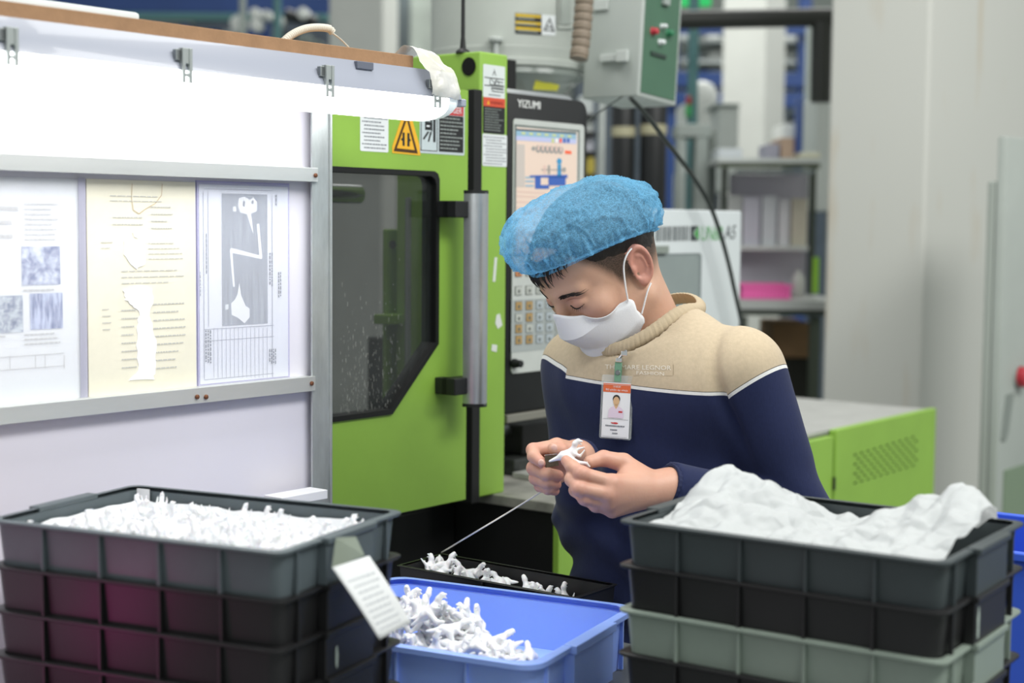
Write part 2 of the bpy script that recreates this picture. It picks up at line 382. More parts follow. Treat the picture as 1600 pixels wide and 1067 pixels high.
torn(((192, 455), (212, 447), (236, 450), (240, 470), (232, 490), (236, 505), (244, 540), (242, 575), (240, 592), (202, 594), (216, 580), (213, 540), (214, 505), (218, 488), (206, 478), (196, 468)))
torn(((206, 363), (214, 366), (213, 372)))
# paper 3
t = sheet('process_card', 'process card with grey photograph of two toy parts on wood', R(309, 288, 452, 600, y0), PAPERW)
a = R(312, 290, 450, 594, y0); pbuild(MB().box(a[0], a[1], y0, y0 + 0.0008, a[2], a[3], mat('card_paper', '#eceef4', 0.6)), 'page', t)
a = R(306, 284, 452, 604, y0 + 0.0015); pbuild(MB().box(a[0], a[1], y0 + 0.0012, y0 + 0.0016, a[2], a[3], mat('lilac_sleeve_back', '#b6b2da', 0.5)), 'sleeve_back', t)
WOODP = mat('grey_wood_photo', '#9a9fa6', 0.6, var=0.3, vs=7, stretch=(14, 1, 0.8))
a = R(347, 303, 418, 507, y0 - 0.0006); pb = MB(); flat(pb, a[0], a[1], a[2], a[3], y0 - 0.0006, WOODP)
yb = y0 - 0.0009; PT = mat('photo_white', '#f2f3f5', 0.6); PTG = mat('photo_shadow_grey', '#7c8088', 0.6)
def ppoly(pts, m, yy=yb): poly(pb, [PF.px(*q, yy) for q in pts], yy, m)
ppoly(((373, 310), (382, 307), (390, 312), (396, 308), (402, 316), (401, 330), (392, 334), (394, 345), (396, 366), (391, 352), (386, 335), (376, 332), (372, 322)), PT)
ppoly(((401, 350), (405, 349), (410, 402), (405, 400)), PT); ppoly(((359, 391), (361, 387), (410, 400), (409, 405), (362, 395)), PT); ppoly(((359, 391), (363, 391), (367, 448), (364, 448)), PT)
ppoly(((374, 442), (377, 462), (384, 478), (390, 482), (390, 496), (382, 505), (376, 500), (371, 496), (362, 492), (361, 474), (367, 468), (371, 460)), PT)
ppoly(((364, 323), (369, 322), (369, 330), (364, 331)), WHITE, yb - 0.0002); ppoly(((352, 476), (357, 475), (357, 483), (352, 484)), WHITE, yb - 0.0002)
ppoly(((380, 313), (383, 315), (382, 324), (379, 321)), PTG, yb - 0.0002); ppoly(((393, 314), (396, 313), (396, 318), (393, 319)), PTG, yb - 0.0002)
pbuild(pb, 'photograph', t)
pb = MB(); yl = y0 - 0.0007; TL = mat('table_lines', '#a9acb6', 0.7)
def hl(x0_, y0_, x1_, y1_):
    b = R(x0_, y0_, x1_, y1_, yl); flat(pb, b[0], b[1], b[2], b[3], yl, TL)
for i in range(14): hl(334 + i * 6.4, 512, 334.6 + i * 6.4, 590)
hl(319, 511, 428, 512); hl(319, 529, 428, 530); hl(319, 588, 428, 589); hl(318, 300, 319, 592); hl(425, 306, 426, 589); hl(325, 300, 326, 510); hl(319, 296, 426, 297)
for (x0_, y0_, x1_, y1_), sd in (((320, 516, 331, 572), 31), ((420, 395, 427, 450), 32), ((434, 425, 440, 470), 33), ((429, 304, 434, 325), 34), ((420, 545, 432, 566), 35), ((321, 365, 324, 440), 36), ((312, 425, 314, 462), 37)):
    b = R(x0_, y0_, x1_, y1_, yl); n = max(1, int((x1_ - x0_) / 3)); w = (b[1] - b[0]) / n; rr = random.Random(sd)
    for i in range(n):
        z = b[3]
        while z > b[2] + (b[3] - b[2]) * 0.2 * rr.random():
            h = rr.uniform(0.002, 0.006); flat(pb, b[0] + i * w + w * .2, b[0] + i * w + w * .75, z - h, z, yl - 0.0002, INKG); z -= h + 0.0015
pbuild(pb, 'printing', t)
a = R(309, 287, 452, 600, -0.0042); pbuild(MB().box(a[0], a[1], -0.0044, -0.0042, a[2], a[3], SLEEVE), 'plastic_sleeve', t)

# ---------------------------------------------------------------- lamp on its board
MDF = mat('hardboard_edge', '#a5805e', 0.8, var=0.12, vs=30, bump=0.2, bs=200)
yB = -0.155
zt = PF.px(540, 73, yB)[1]; zb = PF.px(540, 95, yB)[1]; xe = PF.px(646, 98, yB)[0]
MBd = MB().box(-1.05, xe, yB, 0.11, zb, zt, MDF).build('lamp_board', mx=PF.M, bevel=0.001); tag(MBd, 'brown hardboard shelf along the top of the notice board partition', 'board')
MB().box(-0.55, -0.52, 0.0125, 0.05, 0.9, zb, GALV).build('bracket', part, bevel=0.001)
LBODY = mat('lamp_grey_body', '#a5aab8', 0.3, coat=0.3)
DIFF = mat('lit_diffuser', '#ffffff', 0.4, emis=5.6)
lampx1 = PF.px(700, 140, -0.15)[0]; lampx0 = lampx1 - 1.27
lamp = thing('batten_lamp', 'long grey batten lamp with glowing white diffuser under the brown board', 'lamp', mx=PF.M @ Matrix.Translation((lampx0, -0.130, zb)))
LL = lampx1 - lampx0
def lprof(w, z): return [(-w, z), (w, z)]
# body profile (y,z) below the board
bp = [(-0.040, 0.0), (-0.044, -0.012), (-0.050, -0.024), (-0.056, -0.036), (-0.058, -0.042), (0.058, -0.042), (0.056, -0.036), (0.050, -0.024), (0.044, -0.012), (0.040, 0.0)]
def scal(k, x, pr, zk=1.0): return [(x, y * k, z * zk) for y, z in pr]
MB().loft([scal(0.86, 0.0, bp), scal(1, 0.012, bp), scal(1, LL - 0.03, bp), scal(0.93, LL - 0.006, bp), scal(0.8, LL, bp)], LBODY).build('housing', lamp, smooth=50)
dp = [(-0.055, -0.042)] + [(-0.055 * math.cos(a), -0.046 - 0.029 * math.sin(a) ** 0.8) for a in np.linspace(0.05, math.pi - 0.05, 13)] + [(0.055, -0.042)]
def dsc(k, x, kz): return [(x, y * k, -0.042 + (z + 0.042) * kz) for y, z in dp]
MB().loft([dsc(0.6, 0.0, 0.3), dsc(0.9, 0.012, 0.8), dsc(1, 0.035, 1), dsc(1, LL - 0.05, 1), dsc(0.97, LL - 0.035, 0.98)], DIFF, cap1=False).build('diffuser', lamp, smooth=60)
MB().loft([dsc(0.97, LL - 0.035, 0.98), dsc(0.92, LL - 0.016, 0.9), dsc(0.8, LL - 0.004, 0.66), dsc(0.55, LL + 0.002, 0.3)], mat('diffuser_end', '#eef6f8', 0.3, emis=0.35, sss=0.0), cap0=False).build('diffuser_end_cap', lamp, smooth=60)
CLIP = mat('clip_grey', '#b3bab8', 0.35, 0.3)
zc = zb
for pxc in (12, 285, 508, 676):
    xc = PF.px(pxc, 60 + pxc * 0.13, -0.18)[0] - lampx0
    k = MB()
    for dx in (-0.009, 0.002):
        k.box(xc + dx, xc + dx + 0.005, -0.062, -0.056, -0.058, -0.014, CLIP)
    k.box(xc - 0.009, xc + 0.007, -0.0605, -0.052, -0.034, -0.014, CLIP); k.box(xc - 0.016, xc - 0.008, -0.058, -0.050, -0.030, -0.016, STEEL)
    k.box(xc - 0.006, xc + 0.004, -0.062, -0.056, -0.050, -0.046, CLIP)
    k.build('clip', lamp, bevel=0.0008)
xs = PF.px(577, 105, -0.18)[0] - lampx0
MB().box(xs - 0.022, xs + 0.012, -0.0475, -0.040, -0.012, -0.001, mat('slot_dark', '#6d7280', 0.4)).build('mount_slot', lamp, bevel=0.001)
MB().box(LL - 0.004, LL + 0.008, -0.052, -0.036, -0.052, -0.040, LBODY).build('end_lug', lamp, bevel=0.002)
# things lying on the board
a0 = PF.px(219, 18, -0.10)[0]
tag(MB().box(-1.0, a0, -0.10, 0.03, zt, zt + 0.017, mat('white_cover', '#dfe8ea', 0.35)).build('white_cover_strip', mx=PF.M, bevel=0.004, smooth=40), 'flat white plastic cover lying on the brown board', 'cover')
a0, a1 = PF.px(345, 55, -0.10)[0], PF.px(433, 60, -0.10)[0]
tag(MB().box(a0, a1, -0.10, -0.02, zt, zt + 0.007, mat('cream_plate', '#e4ddcf', 0.5)).build('cream_plate', mx=PF.M, bevel=0.0015), 'thin cream plate on the brown board beside the coiled hose', 'plate')
HOSE = mat('cream_hose', '#d6d2c4', 0.5)
yy = -0.03; hp = [PF.px(*q, yy) for q in ((442, 66), (452, 57), (466, 49), (482, 44), (500, 43), (514, 45), (519, 50))]
hose = thing('coiled_hose', 'cream ribbed hose arching above the brown board end', 'hose', mx=PF.M @ Matrix.Translation((hp[0][0], yy, zt)))
hs = [(x - hp[0][0], 0, z - zt) for x, z in hp]
# dense ribbed tube
def resample(pts, n):
    pts = [Vector(p) for p in pts]; ds = [0]
    for i in range(1, len(pts)): ds.append(ds[-1] + (pts[i] - pts[i - 1]).length)
    out = []
    for k in range(n):
        s_ = ds[-1] * k / (n - 1); i = max(j for j in range(len(ds)) if ds[j] <= s_ + 1e-9); i = min(i, len(pts) - 2)
        t_ = (s_ - ds[i]) / (ds[i + 1] - ds[i])
        p0, p1, p2, p3 = pts[max(i - 1, 0)], pts[i], pts[i + 1], pts[min(i + 2, len(pts) - 1)]
        out.append(0.5 * ((2 * p1) + (p2 - p0) * t_ + (2 * p0 - 5 * p1 + 4 * p2 - p3) * t_ ** 2 + (3 * p1 - p0 - 3 * p2 + p3) * t_ ** 3))
    return out
rp = resample(hs, 120); MB().tube(rp, [0.0062 if (i // 2) % 2 else 0.0052 for i in range(120)], HOSE, 12).build('ribbed_tube', hose, smooth=60)
wp = resample([(PF.px(*q, yy)[0] - hp[0][0], 0, PF.px(*q, yy)[1] - zt) for q in ((517, 51), (524, 55), (534, 63), (545, 74))], 16)
MB().tube(wp, 0.0013, HOSE, 6).build('wire', hose, smooth=60)
# crumpled clear film taped over the lamp end
FILM = mat('crumpled_film', '#eceae0', 0.25, alpha=0.72, spec=0.6, bump=0.6, bs=90)
n1, n2 = 26, 22; V = []; Q = []
pth = [(-0.060, 0.012), (-0.045, 0.020), (-0.02, 0.030), (0.01, 0.028)]
for i in range(n1):
    s_ = i / (n1 - 1)
    for j in range(n2):
        t_ = j / (n2 - 1)
        # across the lamp end: from on top of the board, over the edge, down the front of the housing
        ang = t_ * 2.2
        y = 0.01 - 0.074 * min(1, t_ * 1.5) - 0.004 * math.sin(t_ * 9)
        z = zt + 0.012 * math.sin(min(1, t_ * 2.2) * math.pi) - max(0, t_ - 0.42) * 0.105
        x = lampx1 - 0.104 + s_ * 0.050 + 0.022 * t_ - 0.012 * (1 - s_) * (t_ > 0.5) * t_
        V.append((x, -0.130 + y, z))
V = np.array(V); nn = fbm(V * 18, 4, 3); V[:, 2] += 0.006 * nn; V[:, 1] -= 0.0045 * np.abs(fbm(V * 25, 5, 3)) + 0.003
for i in range(n1 - 1):
    for j in range(n2 - 1): Q.append((i * n2 + j, (i + 1) * n2 + j, (i + 1) * n2 + j + 1, i * n2 + j + 1))
fm = MB().add(V.tolist(), Q, FILM).build('plastic_film', mx=PF.M, smooth=40); tag(fm, 'crumpled clear plastic film wrapped over the lamp end', 'plastic film')
# ---------------------------------------------------------------- injection moulding machine
mach = thing('injection_moulding_machine', 'green and black injection moulding machine behind the worker', 'machine', mx=MF.M)
def M_(x, y, yy=0.0): return MF.px(x, y, yy)
YD = -0.03                                               # door front plane
# door panel with window opening
xr = M_(730, 400, YD)[0]; xl = M_(300, 400, YD)[0]; zt_ = M_(715, 139, YD)[1]; zb_ = M_(680, 790, YD)[1]
wtop = M_(606, 264, YD)[1]; wxr = M_(684, 400, YD)[0]; wz1 = M_(683, 537, YD)[1]; wx2, wz2 = M_(611, 647, YD); wzb = M_(540, 657, YD)[1]; wxl = xl + 0.12
def wpoly(off, y=YD):
    rr = 0.014; o = off
    base = [(wxl + o, wzb + o), (wx2 - o * 0.45, wz2 + o), (wxr - o, wz1 + o * 0.3), (wxr - o, wtop - rr - o), (wxr - o - 0.3 * rr, wtop - o - 0.3 * rr), (wxr - rr - o, wtop - o), (wxl + o, wtop - o)]
    base[0] = (wxl + o, wz2 + o); return base
door = MB()
w0 = wpoly(0)
outer = [(xl, zb_), (xr, zb_), (xr, zt_), (xl, zt_)]
def ringplate(mb, inner, x0, x1, z0, z1, ya, yb, m):
    # plate with polygon hole: quads radially from hole to border
    def bord(p):
        return p
    segs = []
    pts = inner; n = len(pts)
    cx = sum(p[0] for p in pts) / n; cz = sum(p[1] for p in pts) / n
    bp_ = []
    for (x, z) in pts:
        dx, dz = x - cx, z - cz; ts = []
        if dx > 1e-9: ts.append((x1 - cx) / dx)
        if dx < -1e-9: ts.append((x0 - cx) / dx)
        if dz > 1e-9: ts.append((z1 - cz) / dz)
        if dz < -1e-9: ts.append((z0 - cz) / dz)
        t = min(ts); bp_.append((cx + dx * t, cz + dz * t))
    for y in (ya, yb):
        for i in range(n):
            j = (i + 1) % n; loop = [pts[i], pts[j], bp_[j]]
            # insert corner(s)
            b0, b1 = bp_[i], bp_[j]; cors = []
            def ang(p): return math.atan2(p[1] - cz, p[0] - cx)
            a1 = ang(b1); a0 = ang(b0); span = (a1 - a0) % (2 * math.pi)
            if span > math.pi: span -= 2 * math.pi
            for c in ((x0, z0), (x1, z0), (x1, z1), (x0, z1)):
                dc = (ang(c) - a0) % (2 * math.pi)
                if span > 0 and 1e-6 < dc < span - 1e-6: cors.append((dc, c))
            for dc, c in sorted(cors, reverse=True): loop.append(c)
            loop.append(b0); mb.add([(x, y, z) for x, z in loop], [tuple(range(len(loop)))], m)
    for i in range(n):
        j = (i + 1) % n; mb.add([(pts[i][0], ya, pts[i][1]), (pts[j][0], ya, pts[j][1]), (pts[j][0], yb, pts[j][1]), (pts[i][0], yb, pts[i][1])], [(0, 1, 2, 3)], m)
    mb.box(x0, x1, ya, yb, z0, z0 + 0.0001, m); mb.box(x0, x1, ya, yb, z1 - 0.0001, z1, m); mb.box(x0, x0 + 0.0001, ya, yb, z0, z1, m); mb.box(x1 - 0.0001, x1, ya, yb, z0, z1, m)
ringplate(door, w0, xl, xr, zb_, zt_, YD, YD + 0.03, GREEN)
dO = door.build('safety_door', mach); dO['label'] = 'green sliding safety door with dark window'
PM['door'] = MF.M
def sub(mb, name, par, **k): return mb.build(name, par, **k)
g = MB(); wi = wpoly(0.009)
n = len(w0)
for i in range(n):
    j = (i + 1) % n
    for ya, yb in ((YD - 0.004, YD + 0.03),):
        A, B, C, D = w0[i], w0[j], wi[j], wi[i]
        g.add([(A[0], ya, A[1]), (B[0], ya, B[1]), (C[0], ya, C[1]), (D[0], ya, D[1]), (A[0], yb, A[1]), (B[0], yb, B[1]), (C[0], yb, C[1]), (D[0], yb, D[1])],
              [(0, 1, 2, 3), (7, 6, 5, 4), (0, 4, 5, 1), (1, 5, 6, 2), (2, 6, 7, 3), (3, 7, 4, 0)], GASKET)
g.build('window_gasket', dO)
GLASS = mat('smoky_glass', '#2c302f', 0.05, alpha=0.5, spec=0.6, var=0.3, vs=18, stretch=(3, 1, 0.7))
gl = MB().prism(wi, YD + 0.008, YD + 0.012, GLASS).build('window_pane', dO)
# splashes on the glass
rg = random.Random(5); sp = MB(); SPL = mat('dried_splash', '#a3a69f', 0.8, alpha=0.5)
for i in range(420):
    px, py = rg.uniform(532, 628), 655 - abs(rg.gauss(0, 90))
    if py < 400 or py > 645 or px + (py - 545) * 0.63 > 676: continue
    x, z = M_(px, py, YD + 0.0075); w = rg.uniform(0.0002, 0.0006); h = w * rg.uniform(1, 9); flat(sp, x - w, x + w, z - h, z + h, YD + 0.0075, SPL)
sp.build('splashes', dO)['kind'] = 'stuff'
# handle
hx0, hx1 = M_(735, 460, -0.085)[0], M_(760, 460, -0.085)[0]; hz1, hz0 = M_(748, 300, -0.085)[1], M_(748, 632, -0.085)[1]
hc = (hx0 + hx1) / 2; hr = (hx1 - hx0) / 2
prof = [(hc + hr * math.cos(a), -0.085 + hr * 0.75 - hr * 1.5 * math.sin(a)) for a in np.linspace(0, math.pi, 12)]
MB().loft([[(x, y, hz0) for x, y in prof], [(x, y, hz1) for x, y in prof]], SILVER).build('handle_bar', dO, smooth=40)
for z in (hz0, hz1):
    MB().loft([[(hc + (x - hc) * 1.02, y, z - 0.003) for x, y in prof], [(hc + (x - hc) * 1.02, y, z + 0.003) for x, y in prof]], BLACK).build('handle_end_cap', dO, smooth=40)
for pa, pb_ in ((314, 340), (589, 615)):
    bz1, bz0 = M_(717, pa, -0.06)[1], M_(717, pb_, -0.06)[1]; bx0 = M_(700, 400, -0.06)[0]
    MB().box(bx0, hc, -0.078, -0.045, bz0, bz1, BLACK).box(bx0, bx0 + 0.02, -0.06, YD, bz0, bz1, BLACK).build('handle_bracket', dO, bevel=0.002)
# door stickers
ys = YD - 0.0008
def plate(q, m, y=ys, par=dO, name='sticker', r=0.003):
    a = MF.rect(*q, y); mb = MB(); mb.prism(rr_xz(a[0], a[1], a[2], a[3], r, 3), y, y + 0.0006, m); return mb, a
mb, a = plate((563, 150, 607, 237), WHITE); x0, x1, z0, z1 = a
lines(mb, x0 + 0.004, x1 - 0.003, z0 + 0.003, z1 - 0.003, ys - 0.0004, INKG, 14, 0.36, 41, 0.04, 0.14, indent=0.08); mb.build('rules_sticker', dO)
# triangle sticker
mb = MB(); T = lambda *q: [M_(*p, ys) for p in q]
tri = T((612, 236), (657, 241), (636, 172)); a = MF.rect(613, 170, 657, 241, ys)
mb.prism(T((613, 239), (657, 243), (657, 232), (640, 172), (632, 171), (613, 229)), ys, ys + 0.0006, YEL)
def dark(q, yy=ys - 0.0004, m=BROWNI): poly(mb, [M_(*p, yy) for p in q], yy, m)
dark(((615, 236), (653, 240), (636, 176)))
dark(((620, 231.5), (648, 234.5), (635.6, 187)), ys - 0.0007, YEL)
dark(((629, 207), (632.4, 207.3), (632.4, 228), (629, 227.6)), ys - 0.001, INK); dark(((636.5, 207.6), (640, 208), (640, 229), (636.5, 228.4)), ys - 0.001, INK)
dark(((626, 217.5), (629, 215), (629, 220.5)), ys - 0.001, INK); dark(((642.5, 219), (640, 216.5), (640, 221.5)), ys - 0.001, INK)
mb.build('crush_warning_sticker', dO)
mb, a = plate((656, 159, 726, 241), mat('sticker_pale', '#c9d6d8', 0.45)); x0, x1, z0, z1 = a; W = x1 - x0; H = z1 - z0; y1 = ys - 0.0004
def fr(fx0, fx1, fz0, fz1, m, yy=y1): flat(mb, x0 + fx0 * W, x0 + fx1 * W, z0 + fz0 * H, z0 + fz1 * H, yy, m)
fr(0.42, 0.97, 0.76, 0.97, RED); fr(0.42, 0.97, 0.05, 0.75, INK); put_text(mb, 'DANGER', x0 + 0.46 * W, x0 + 0.93 * W, z0 + 0.80 * H, z0 + 0.92 * H, y1 - 0.0003, WHITE)
lines(mb, x0 + 0.44 * W, x0 + 0.95 * W, z0 + 0.08 * H, z0 + 0.73 * H, y1 - 0.0003, MGREY, 9, 0.35, 42)
for q in ((0.02, 0.38, 0.045, 0.058), (0.02, 0.38, 0.955, 0.968), (0.02, 0.035, 0.045, 0.968), (0.37, 0.385, 0.045, 0.968)): fr(*q, INK)
fr(0.29, 0.34, 0.22, 0.95, INK); fr(0.11, 0.24, 0.44, 0.60, INK); fr(0.14, 0.21, 0.50, 0.53, WHITE, y1 - 0.0003)
def pq(q, m=INK): poly(mb, [(x0 + u_ * W, z0 + v_ * H) for u_, v_ in q], y1, m)
pq(((0.24, 0.62), (0.27, 0.60), (0.27, 0.42), (0.245, 0.42))); pq(((0.14, 0.66), (0.26, 0.60), (0.27, 0.64), (0.17, 0.72)))
pq(((0.06, 0.27), (0.09, 0.25), (0.20, 0.40), (0.17, 0.42))); pq(((0.17, 0.22), (0.20, 0.22), (0.26, 0.41), (0.22, 0.41)))
mb.build('danger_sticker', dO)
# black strip in the gap between door and column
MB().box(M_(733, 400, 0.0)[0], M_(746, 400, 0)[0], -0.01, 0.05, M_(740, 785)[1], M_(740, 140)[1], BLACKM).build('door_gap_strip', mach, bevel=0.002)
# column
cx0, cx1 = M_(748, 400, 0.0)[0], M_(791, 430, 0.0)[0]; cz1 = M_(752, 80)[1]; cz0 = M_(765, 774)[1]
co = MB().box(cx0, cx1, 0.0, 0.21, cz0, cz1, GREEN).build('platen_column', mach, bevel=0.004, seg=3, smooth=40); co['label'] = 'tall green platen cover with lifting holes and stickers'
# lifting holes on the left face: dark recessed discs with rims
for px, py in ((733, 104), (681, 110)):
    best = None
    r_ = ray(px, py); c_ = Vector((0, 0, CAMZ)); q_ = MF.M @ Vector((cx0, 0, 0)); t_ = (q_ - c_).dot(MF.u) / r_.dot(MF.u); l_ = MF.loc(c_ + r_ * t_)
    MB().lathe([(0.0172, -0.0015), (0.0158, -0.0015), (0.0155, 0.001), (0.001, 0.0012)], (cx0, l_.y, l_.z), mat('hole_dark', '#050606', 0.9), 28, 'x').build('lifting_hole', co, smooth=40)
# antenna
ax_, az_ = M_(736, 76, 0.02)
MB().lathe([(0.014, 0), (0.013, 0.004), (0.006, 0.009), (0.004, 0.03), (0.0035, 0.12), (0.0035, 0.3)], (ax_ + 0.012, 0.05, cz1), BLACK, 12).build('antenna', co, smooth=40)
# column stickers
yc = -0.0008
mb, a = plate((755, 102, 789, 153), mat('sticker_white2', '#dfe6e5', 0.45), yc); x0, x1, z0, z1 = a; W = x1 - x0; H = z1 - z0; y1 = yc - 0.0004
def seg(q, w=0.012):
    (u0, v0), (u1, v1) = q; dx, dz = (u1 - u0) * W, (v1 - v0) * H; l = math.hypot(dx, dz); nx, nz = -dz / l * w * W, dx / l * w * W
    poly(mb, [(x0 + u0 * W - nx, z0 + v0 * H - nz), (x0 + u1 * W - nx, z0 + v1 * H - nz), (x0 + u1 * W + nx, z0 + v1 * H + nz), (x0 + u0 * W + nx, z0 + v0 * H + nz)], y1, INK)
for q in (((.5, .88), (.5, .78)), ((.5, .82), (.42, .68)), ((.5, .82), (.58, .68)), ((.05, .6), (.95, .6)), ((.3, .6), (.3, .4)), ((.3, .4), (.95, .4)), ((.05, .36), (.95, .36)), ((.4, .36), (.4, .2)), ((.4, .2), (.95, .2)), ((.35, .58), (.55, .42)), ((.55, .58), (.55, .42)), ((.6, .5), (.9, .5)), ((.35, .28), (.95, .28)), ((.65, .58), (.5, .44)), ((.7, .56), (.7, .42)), ((.45, .3), (.9, .3))): seg(q)
lines(mb, x0 + .25 * W, x0 + .8 * W, z0 + .05 * H, z0 + .12 * H, y1, INKG, 1, 0.5, 43); mb.build('lifting_sticker', co)
mb, a = plate((755, 153, 789, 209), INK, yc); x0, x1, z0, z1 = a; W = x1 - x0; H = z1 - z0
flat(mb, x0, x1, z0 + .75 * H, z1, y1, ORED); poly(mb, [(x0 + .16 * W, z0 + .80 * H), (x0 + .28 * W, z0 + .80 * H), (x0 + .22 * W, z0 + .93 * H)], y1 - 0.0003, YEL)
put_text(mb, 'WARNING', x0 + .32 * W, x0 + .9 * W, z0 + .82 * H, z0 + .91 * H, y1 - 0.0003, mat('dark_red_ink', '#7d2320', 0.6)); lines(mb, x0 + .06 * W, x0 + .94 * W, z0 + .06 * H, z0 + .72 * H, y1 - 0.0003, MGREY, 9, 0.28, 44); mb.build('warning_sticker', co)
mb, a = plate((754, 210, 792, 260), WHITE, yc); x0, x1, z0, z1 = a; lines(mb, x0 + 0.003, x1 - 0.002, z0 + 0.002, z1 - 0.003, y1, INKG, 10, 0.34, 45, 0.04, 0.14, indent=0.1); mb.build('rules_sticker', co)
for q in (((773, 402), (777, 402), (774, 440), (770, 440)), ((776, 492), (781, 490), (785, 508), (778, 514), (774, 505)), ((769, 538), (777, 539), (776, 550), (768, 548))):
    mb = MB(); mb.prism([M_(*p, yc) for p in q], yc, yc + 0.0006, mat('tape_scrap', '#d9ded8', 0.6)); mb.build('tape_scrap', co)
# ---- control panel
YP_ = 0.02
hx0_, hx1_ = M_(792, 400, YP_ + 0.02)[0], M_(919, 300, YP_ + 0.02)[0]
def panel_poly(x0, x1, z0, z1, r, n=6):
    return [(x0, z0), (x1, z0)] + [(x1 - r + r * math.cos(a), z1 - r + r * math.sin(a)) for a in np.linspace(0, math.pi / 2, n)] + [(x0, z1)]
pz1 = M_(850, 151, YP_)[1]; pz0 = M_(835, 640, YP_)[1]; px1_ = M_(916, 300, YP_)[0]; px0_ = M_(792, 300, YP_)[0]
cp = MB().prism(panel_poly(px0_, px1_, pz0, pz1, 0.025), YP_, YP_ + 0.03, BLACK).build('control_panel', mach, bevel=0.002, smooth=40); cp['label'] = 'black control panel with lit screen and keypad'
MB().prism(panel_poly(px0_, px1_ + 0.004, pz0, pz1 + 0.012, 0.03), YP_ + 0.031, YP_ + 0.10, SILVER).build('housing', cp, bevel=0.003, smooth=40)
MB().box(px0_, px1_ - 0.02, YP_ - 0.006, YP_ + 0.05, pz0 - 0.018, pz0 - 0.002, mat('panel_rail', '#8b8a80', 0.5, 0.3)).build('bottom_rail', cp, bevel=0.002)
a = MF.rect(801, 190, 911, 578, YP_ - 0.003); BEZ = mat('bezel_grey_white', '#c6cbc6', 0.45, var=0.04, vs=20)
MB().prism(rr_xz(a[0], a[1], a[2], a[3], 0.008), YP_ - 0.003, YP_, BEZ).build('bezel', cp, bevel=0.001)
# screen picture
ysn = YP_ - 0.0036; a = MF.rect(807, 203, 901, 395, ysn)
def emat(name, c, e=0.16):
    return mat(name, c, 0.3, emis=e)
SC_BG = emat('screen_cream', '#e3cdbd'); SC_T = emat('screen_blue_bar', '#8fb3c8'); SC_L = emat('screen_lilac_bar', '#b9bfe0'); SC_B = emat('screen_blue', '#3d62b0'); SC_C = emat('screen_cyan', '#3f93c0'); SC_R = emat('screen_red', '#f0623a'); SC_G = emat('screen_grey', '#9c9a96'); SC_P = emat('screen_pink', '#dcc0b4'); SC_D = emat('screen_dark', '#4c5a62'); SC_W = emat('screen_white', '#f0ece4'); SC_Y = emat('screen_yellow', '#c9d08a')
mb = MB(); flat(mb, a[0], a[1], a[2], a[3], ysn, SC_BG)
def sq(x0, y0, x1, y1, m, k=1):
    yy = ysn - 0.0003 * k; b = MF.rect(x0, y0, x1, y1, yy); flat(mb, b[0], b[1], b[2], b[3], yy, m)
def sp_(q, m, k=1):
    yy = ysn - 0.0003 * k; poly(mb, [M_(*p, yy) for p in q], yy, m)
def band(y0, y1, m, k=1): sp_(((806.5, y0), (900.5, y0 + 6), (900.5, y1 + 6), (806.5, y1)), m, k)
band(201, 204, SC_D); band(204, 212, SC_T); band(212, 219, SC_L)
for i in range(7): sp_([(815 + i * 12, 206.5 + i * .8), (821 + i * 12, 207 + i * .8), (821 + i * 12, 210 + i * .8), (815 + i * 12, 209.5 + i * .8)], SC_Y, 2)
for i, m in enumerate((SC_Y, SC_W, SC_R, SC_B, SC_B)): sp_([(862 + i * 6, 216), (866 + i * 6, 216.4), (866 + i * 6, 223), (862 + i * 6, 222.6)], m, 3)
sp_(((806.8, 225), (820, 226), (820, 292), (806.8, 292)), emat('screen_grey_list', '#c5bcb4'), 1)
for i in range(6):
    cxp = 841 + i * 7.0; sp_([(cxp + 4.2 * math.cos(t_), 232.5 + i * .4 + 6.2 * math.sin(t_)) for t_ in np.linspace(0, 6.0, 12)], SC_G, 2)
    sp_([(cxp - 1, 227 + i * .4), (cxp + 2, 227 + i * .4), (cxp + 2, 235 + i * .4), (cxp - 1, 235 + i * .4)], SC_P, 3)
sp_([(833.5 + 3 * math.cos(t_), 232 + 3.5 * math.sin(t_)) for t_ in np.linspace(0, 6, 10)], SC_G, 2)
sp_(((883, 235), (893, 236), (893, 241), (883, 240)), SC_R, 2)
sp_([(874 + 4 * math.cos(t_), 252 + 5 * math.sin(t_)) for t_ in np.linspace(0, 6, 12)], SC_C, 2); sp_(((871, 257), (877, 257), (877, 277), (871, 277)), SC_C, 2)
sp_([(881.5 + 3 * math.cos(t_), 265 + 4 * math.sin(t_)) for t_ in np.linspace(0, 6, 10)], SC_G, 3); sp_(((856, 258), (859.5, 258), (859.5, 272), (856, 272)), SC_G, 2); sp_(((846, 264.5), (880, 264.5), (880, 266), (846, 266)), SC_G, 2); sp_(((849, 258), (853, 258), (853, 271), (849, 271)), SC_P, 2)
sp_(((828, 274), (887, 273), (887, 278), (828, 277)), SC_B, 2); sp_(((836, 276), (845, 276), (845, 295), (836, 295)), SC_B, 2); sp_(((857, 276), (884, 276), (884, 290), (857, 290)), SC_B, 2); sp_(((845, 289), (858, 289), (858, 295), (845, 295)), SC_B, 2)
for y in (276, 282, 289): sp_(((821, y), (834, y), (834, y + 2.5), (821, y + 2.5)), SC_T, 2)
for y in (298, 305, 314, 323, 332): band(y, y + 1.5, SC_P, 2)
mb.build('screen', cp)
